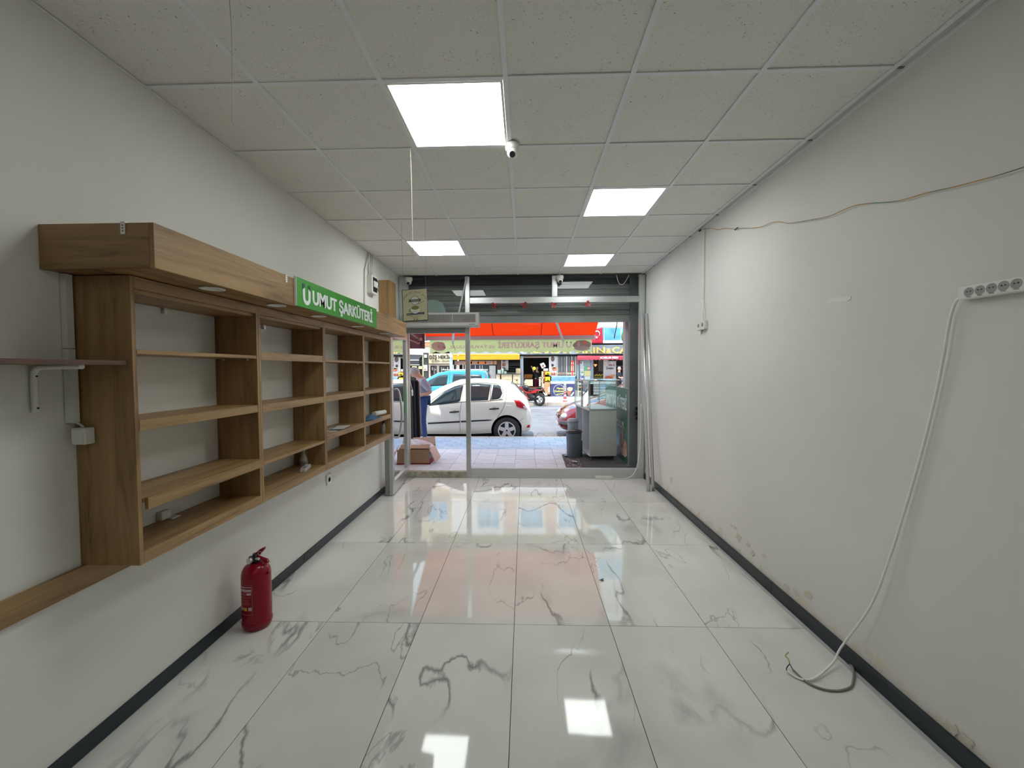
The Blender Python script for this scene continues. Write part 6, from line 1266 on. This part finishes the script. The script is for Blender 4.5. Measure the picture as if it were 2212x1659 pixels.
dsc('round_notice', 1271.5, 795.5, 3.8, FY-.03, mat('sticker_pink', (.72, .25, .25), .5), pn_); rect('notice_bar', 1268.5, 794.5, 1274.5, 796.6, FY-.04, .01, SW, pn_); dsc('green_mark', 1257.5, 804.5, 2.4, FY-.03, mat('mark_green', (.05, .5, .05), .5), pn_, .01, 12, 1.5); dsc('bucket_picture', 1257, 817, 4, FY-.03, SW, pn_, .01, 18, 5); dsc('bucket_picture', 1258, 814.5, 3.2, FY-.04, mat('mark_blue', (.05, .14, .5), .5), pn_, .01, 16, 1.8)
dsc('red_mark', 1255.5, 783.8, 1.6, FY-.03, RED, pn_)
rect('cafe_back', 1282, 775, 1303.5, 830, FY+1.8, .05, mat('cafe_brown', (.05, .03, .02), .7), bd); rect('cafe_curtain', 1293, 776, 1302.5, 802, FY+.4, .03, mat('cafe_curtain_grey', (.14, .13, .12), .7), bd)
for px, py in ((1284.5, 788), (1288, 788), (1286, 790.5)): tag(MB().ball(at(px, py, 'y', FY+1.2), .045, n=12, m=8).build('cafe_lamp', emis('lamp_orange', (1., .30, .04), .8)), {1284.5: 'left orange lamp glowing in the cafe window', 1288: 'right orange lamp glowing in the cafe window', 1286: 'lowest orange lamp glowing in the cafe window'}[px], 'lamp', 'orange lamps inside the cafe')
rect('pastry_shelf', 1282.5, 815, 1303, 816, FY+.3, .3, mat('shelf_yellow', (.55, .45, .05), .5), bd)
mb = MB()
for k in range(9): mb.ball(at(1285+2*k, 811.5-(k % 3), 'y', FY+.4), .055, n=8, m=6)
tag(mb.build('pastries', mat('pastry_yellow', (.55, .42, .05), .6)), 'heap of yellow pastries on the shelf in the cafe window', 'pastries', kind='stuff')
cp_ = rect('coffee_poster', 1306, 776, 1331, 819, FY-.02, .04, mat('poster_greige', (.50, .46, .45), .6), bd)
for a in ((1319, 788.5, 4.6, 1.6, (.30, .14, .10)), (1319, 792, 3.8, 3.2, (.42, .40, .38)), (1319, 796, 7, 1.6, (.08, .07, .07)), (1321, 794.5, 2, 1.4, (.42, .14, .09)), (1311, 795, .8, 4, (.1, .1, .1)), (1326.5, 789, .8, 2.5, (.06, .06, .06))): dsc('cup_picture', a[0], a[1], a[2], FY-.035-.004*a[2]/8, mat('cup_%d_%d' % (int(a[0]), int(a[1])), a[4], .6), cp_, .005, 16, a[3])
dsc('pizza_picture', 1316, 816, 9.5, FY-.035, mat('pizza_red', (.55, .12, .06), .6, var=.5, vscale=14), cp_, .01, 20, 4.5); dsc('pizza_picture', 1324, 811, 6, FY-.04, mat('pizza_tan', (.5, .25, .12), .6, var=.4, vscale=16), cp_, .01, 18, 2.5)
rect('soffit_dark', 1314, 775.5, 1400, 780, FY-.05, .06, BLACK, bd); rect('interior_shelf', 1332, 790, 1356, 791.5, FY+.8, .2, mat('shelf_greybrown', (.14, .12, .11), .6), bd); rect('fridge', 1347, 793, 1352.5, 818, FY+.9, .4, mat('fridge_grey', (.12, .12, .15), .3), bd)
# grey shutter panel and low crates behind the glass case
gp = thing('grey_cafe_counter', 'grey slatted counter front below the cafe window', 'counter', at(1295, 840, 'y', 23.3))
for k in range(5): rect('slat', 1282, 822+6.2*k, 1345, 827.6+6.2*k, 23.3, .05, mat('slat_grey', (.24, .23, .22), .5, var=.1), gp)
rect('top_edge', 1246, 826.5, 1400, 828.5, 23.25, .08, mat('edge_white', (.66, .64, .6), .5), gp); rect('light_panel', 1262, 818, 1345, 824, 23.35, .05, mat('counter_teal', (.28, .40, .42), .4), gp)
ld = thing('ladder_rack', 'pale rack with orange shelves left of the grey cafe counter', 'rack', at(1260, 850, 'y', 23.2))
for px in (1248.5, 1264): rect('upright', px, 825, px+1.6, 858, 23.2, .04, mat('rack_pale', (.62, .56, .50), .5), ld)
for k, q in enumerate((829, 835, 844)): rect('shelf', 1250, q, 1264, q+2.6, 23.2, .3, mat('rack_orange', (.60, .30, .18), .6) if k else mat('rack_pale'), ld)

# flag
fg = thing('red_flag', 'red flag with white crescent and star hanging above the cafe sign', 'flag', at(1290, 726, 'y', FY-.6))
FR_ = cloth('flag_red', (.62, .06, .09), .3); Yg = FY-.6
a, b, c, d = at(1277.5, 713, 'y', Yg), at(1301, 707.5, 'y', Yg), at(1302.5, 741.5, 'y', Yg), at(1276.5, 742, 'y', Yg)
vs = []; fs = []
for j in range(9):
    for i in range(9): u, v = i/8, j/8; vs.append(a.lerp(b, u).lerp(d.lerp(c, u), v)+Vector((0, .03*math.sin(u*9+v*2), 0)))
for j in range(8):
    for i in range(8): fs.append((j*9+i, j*9+i+1, (j+1)*9+i+1, (j+1)*9+i))
o = MB().add(vs, fs, True).build('cloth', FR_, fg, fix=False); sd = o.modifiers.new('thick', 'SOLIDIFY'); sd.thickness = .01
c0 = at(1289.5, 720.5, 'y', Yg-.06); R0 = .172; pts = []
for k in range(25): an = math.radians(-90-140+280*k/24+90+90) if False else math.radians(-55+290*k/24); pts.append((c0.x+R0*math.cos(an), Yg-.06, c0.z+R0*math.sin(an)))
for k in range(25): an = math.radians(235-290*k/24); pts.append((c0.x+R0*.80*math.cos(an), Yg-.06, c0.z-R0*.16+R0*.80*math.sin(an)))
mb = MB(); F_ = [pts[k] for k in range(25)]; I_ = [pts[49-k] for k in range(25)]
for k in range(24): mb.prism([F_[k], F_[k+1], I_[k+1], I_[k]], (0, .01, 0))
mb.build('crescent', WF, fg)
c1 = at(1289, 728.6, 'y', Yg-.06); MB().prism([(c1.x+(.085 if k % 2 == 0 else .034)*math.sin(PI*k/5), Yg-.06, c1.z+(.085 if k % 2 == 0 else .034)*math.cos(PI*k/5)) for k in range(10)], (0, .01, 0)).build('star', WF, fg)

# left-hand building
lb = thing('dentist_building', 'cream building across the street with a dentist signboard', 'building', (-7, FY, 0))
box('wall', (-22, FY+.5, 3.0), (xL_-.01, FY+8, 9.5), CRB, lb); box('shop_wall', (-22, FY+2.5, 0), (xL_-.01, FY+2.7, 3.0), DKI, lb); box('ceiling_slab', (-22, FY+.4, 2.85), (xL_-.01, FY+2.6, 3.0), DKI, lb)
for fz in (6.4,): window(lb, -5.9, -4.65, fz, fz+1.2, 2, Y=FY+.48); window(lb, -8.6, -7.2, fz, fz+1.2, 2, Y=FY+.48)
rect('balcony_band', 911.5, 736, 929, 739, FY, .5, WF, lb); rect('balcony_orange', 912.5, 739, 928, 747.5, FY+.05, .45, mat('balcony_orange', (.75, .33, .17), .7), lb); rect('balcony_lower', 913, 748, 930, 763, FY+.1, .4, mat('balcony_cream', (.66, .58, .46), .8), lb); rect('downpipe', 912.5, 705, 917.5, 736, FY, .15, mat('pipe_blue', (.08, .26, .42), .5), lb); rect('dark_strip', 917.5, 700, 921.5, 736, FY+.2, .1, BLACK, lb)
sb = thing('dentist_sign', 'cream signboard with black dentist lettering across the street', 'sign', at(948, 774, 'y', 23.5))
rect('board', 924.5, 763.5, 976, 785.5, 23.5, .08, mat('sign_cream', (.78, .68, .42), .5), sb, .005); trect('DİŞ HEKİMİ', 927.8, 979, 775, 8, 23.48, BLACK, sb, .03); trect('GÜZİN UZGAN', 932, 972, 782.2, 4.4, 23.48, mat('ink_grey', (.08, .07, .06), .6), sb, .015)
rect('door_frame', 926, 786.5, 972, 830, 23.75, .1, mat('cream_frame', (.66, .58, .48), .6), lb)
for a in ((930.5, 790, 943.5, 826), (949, 790, 971, 826)): rect('glass_door', *a, 23.73, .03, mat('shop_glass_dark', (.06, .055, .05), .15, var=.6, vscale=3), lb)
for k, px in enumerate((933, 937, 940, 953, 957, 961, 966)): rect('door_item', px, 793+(k % 3)*2, px+2, 800+(k % 2)*8, 23.71, .02, mat('item_%d' % (k % 2), ((.6, .55, .4), (.35, .33, .3))[k % 2], .6), lb)
lp = thing('street_pole', 'pale blue street pole with a round white top', 'pole', at(974.5, 850, 'y', 22.5))
rect('pole', 972.3, 770, 977, 861.5, 22.5, .12, mat('pole_blue', (.42, .56, .64), .5), lp); MB().ball(at(974, 769, 'y', 22.5), .11).build('globe', WF, lp)
sf = thing('dark_shopfront', 'white-topped dark shopfront at far left across the street', 'shopfront', at(897, 800, 'y', 22.8)); Ys = 22.8
MB().prism([at(p_, q_, 'y', Ys) for p_, q_ in ((860, 765.5), (860, 753), (888, 753), (892, 750.5), (897, 749.5), (902, 750.5), (907, 753), (912.5, 753), (914, 766.5))], (0, .1, 0)).build('white_header', mat('header_white', (.76, .75, .74), .6), sf)
MB().prism([at(p_, q_, 'y', Ys+.1) for p_, q_ in ((860, 766.5), (914, 767), (906, 774), (904, 777), (860, 777))], (0, .1, 0)).build('dark_fascia', mat('fascia_slate', (.10, .10, .115), .5), sf)
for a, m_ in (((860, 777, 905, 779), WF), ((860, 780, 905, 787), mat('fascia_black', (.035, .035, .04), .5)), ((860, 787.5, 906, 789), mat('strip_lime', (.7, .7, .45), .5)), ((890, 791, 900, 797), mat('card_yellow', (.72, .66, .28), .5)), ((904, 791, 913.5, 797), mat('card_yellow')), ((860, 789, 883, 830), mat('grey_leaf', (.25, .25, .24), .6))): rect('shop_strip', *a, Ys+.05, .05, m_, sf)
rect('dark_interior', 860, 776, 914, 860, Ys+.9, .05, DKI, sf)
pl = thing('dark_pier', 'dark green-grey pier with a white notice beside the dentist sign', 'pier', at(920, 800, 'y', 22.7))
rect('pier', 914, 762, 923.5, 856, 22.9, .25, mat('pier_dark', (.05, .055, .045), .7), pl); rect('pier_edge', 913.2, 766, 914.4, 850, 22.85, .05, mat('edge_lime', (.45, .50, .25), .6), pl); rect('bracket', 916, 766, 921.5, 772.5, 22.8, .1, WF, pl); rect('notice', 914.5, 788.5, 923, 801, 22.85, .03, mat('notice_white', (.76, .72, .70), .5), pl); rect('notice_print', 916, 796.5, 921, 799, 22.84, .01, mat('notice_red', (.65, .15, .1), .5), pl)
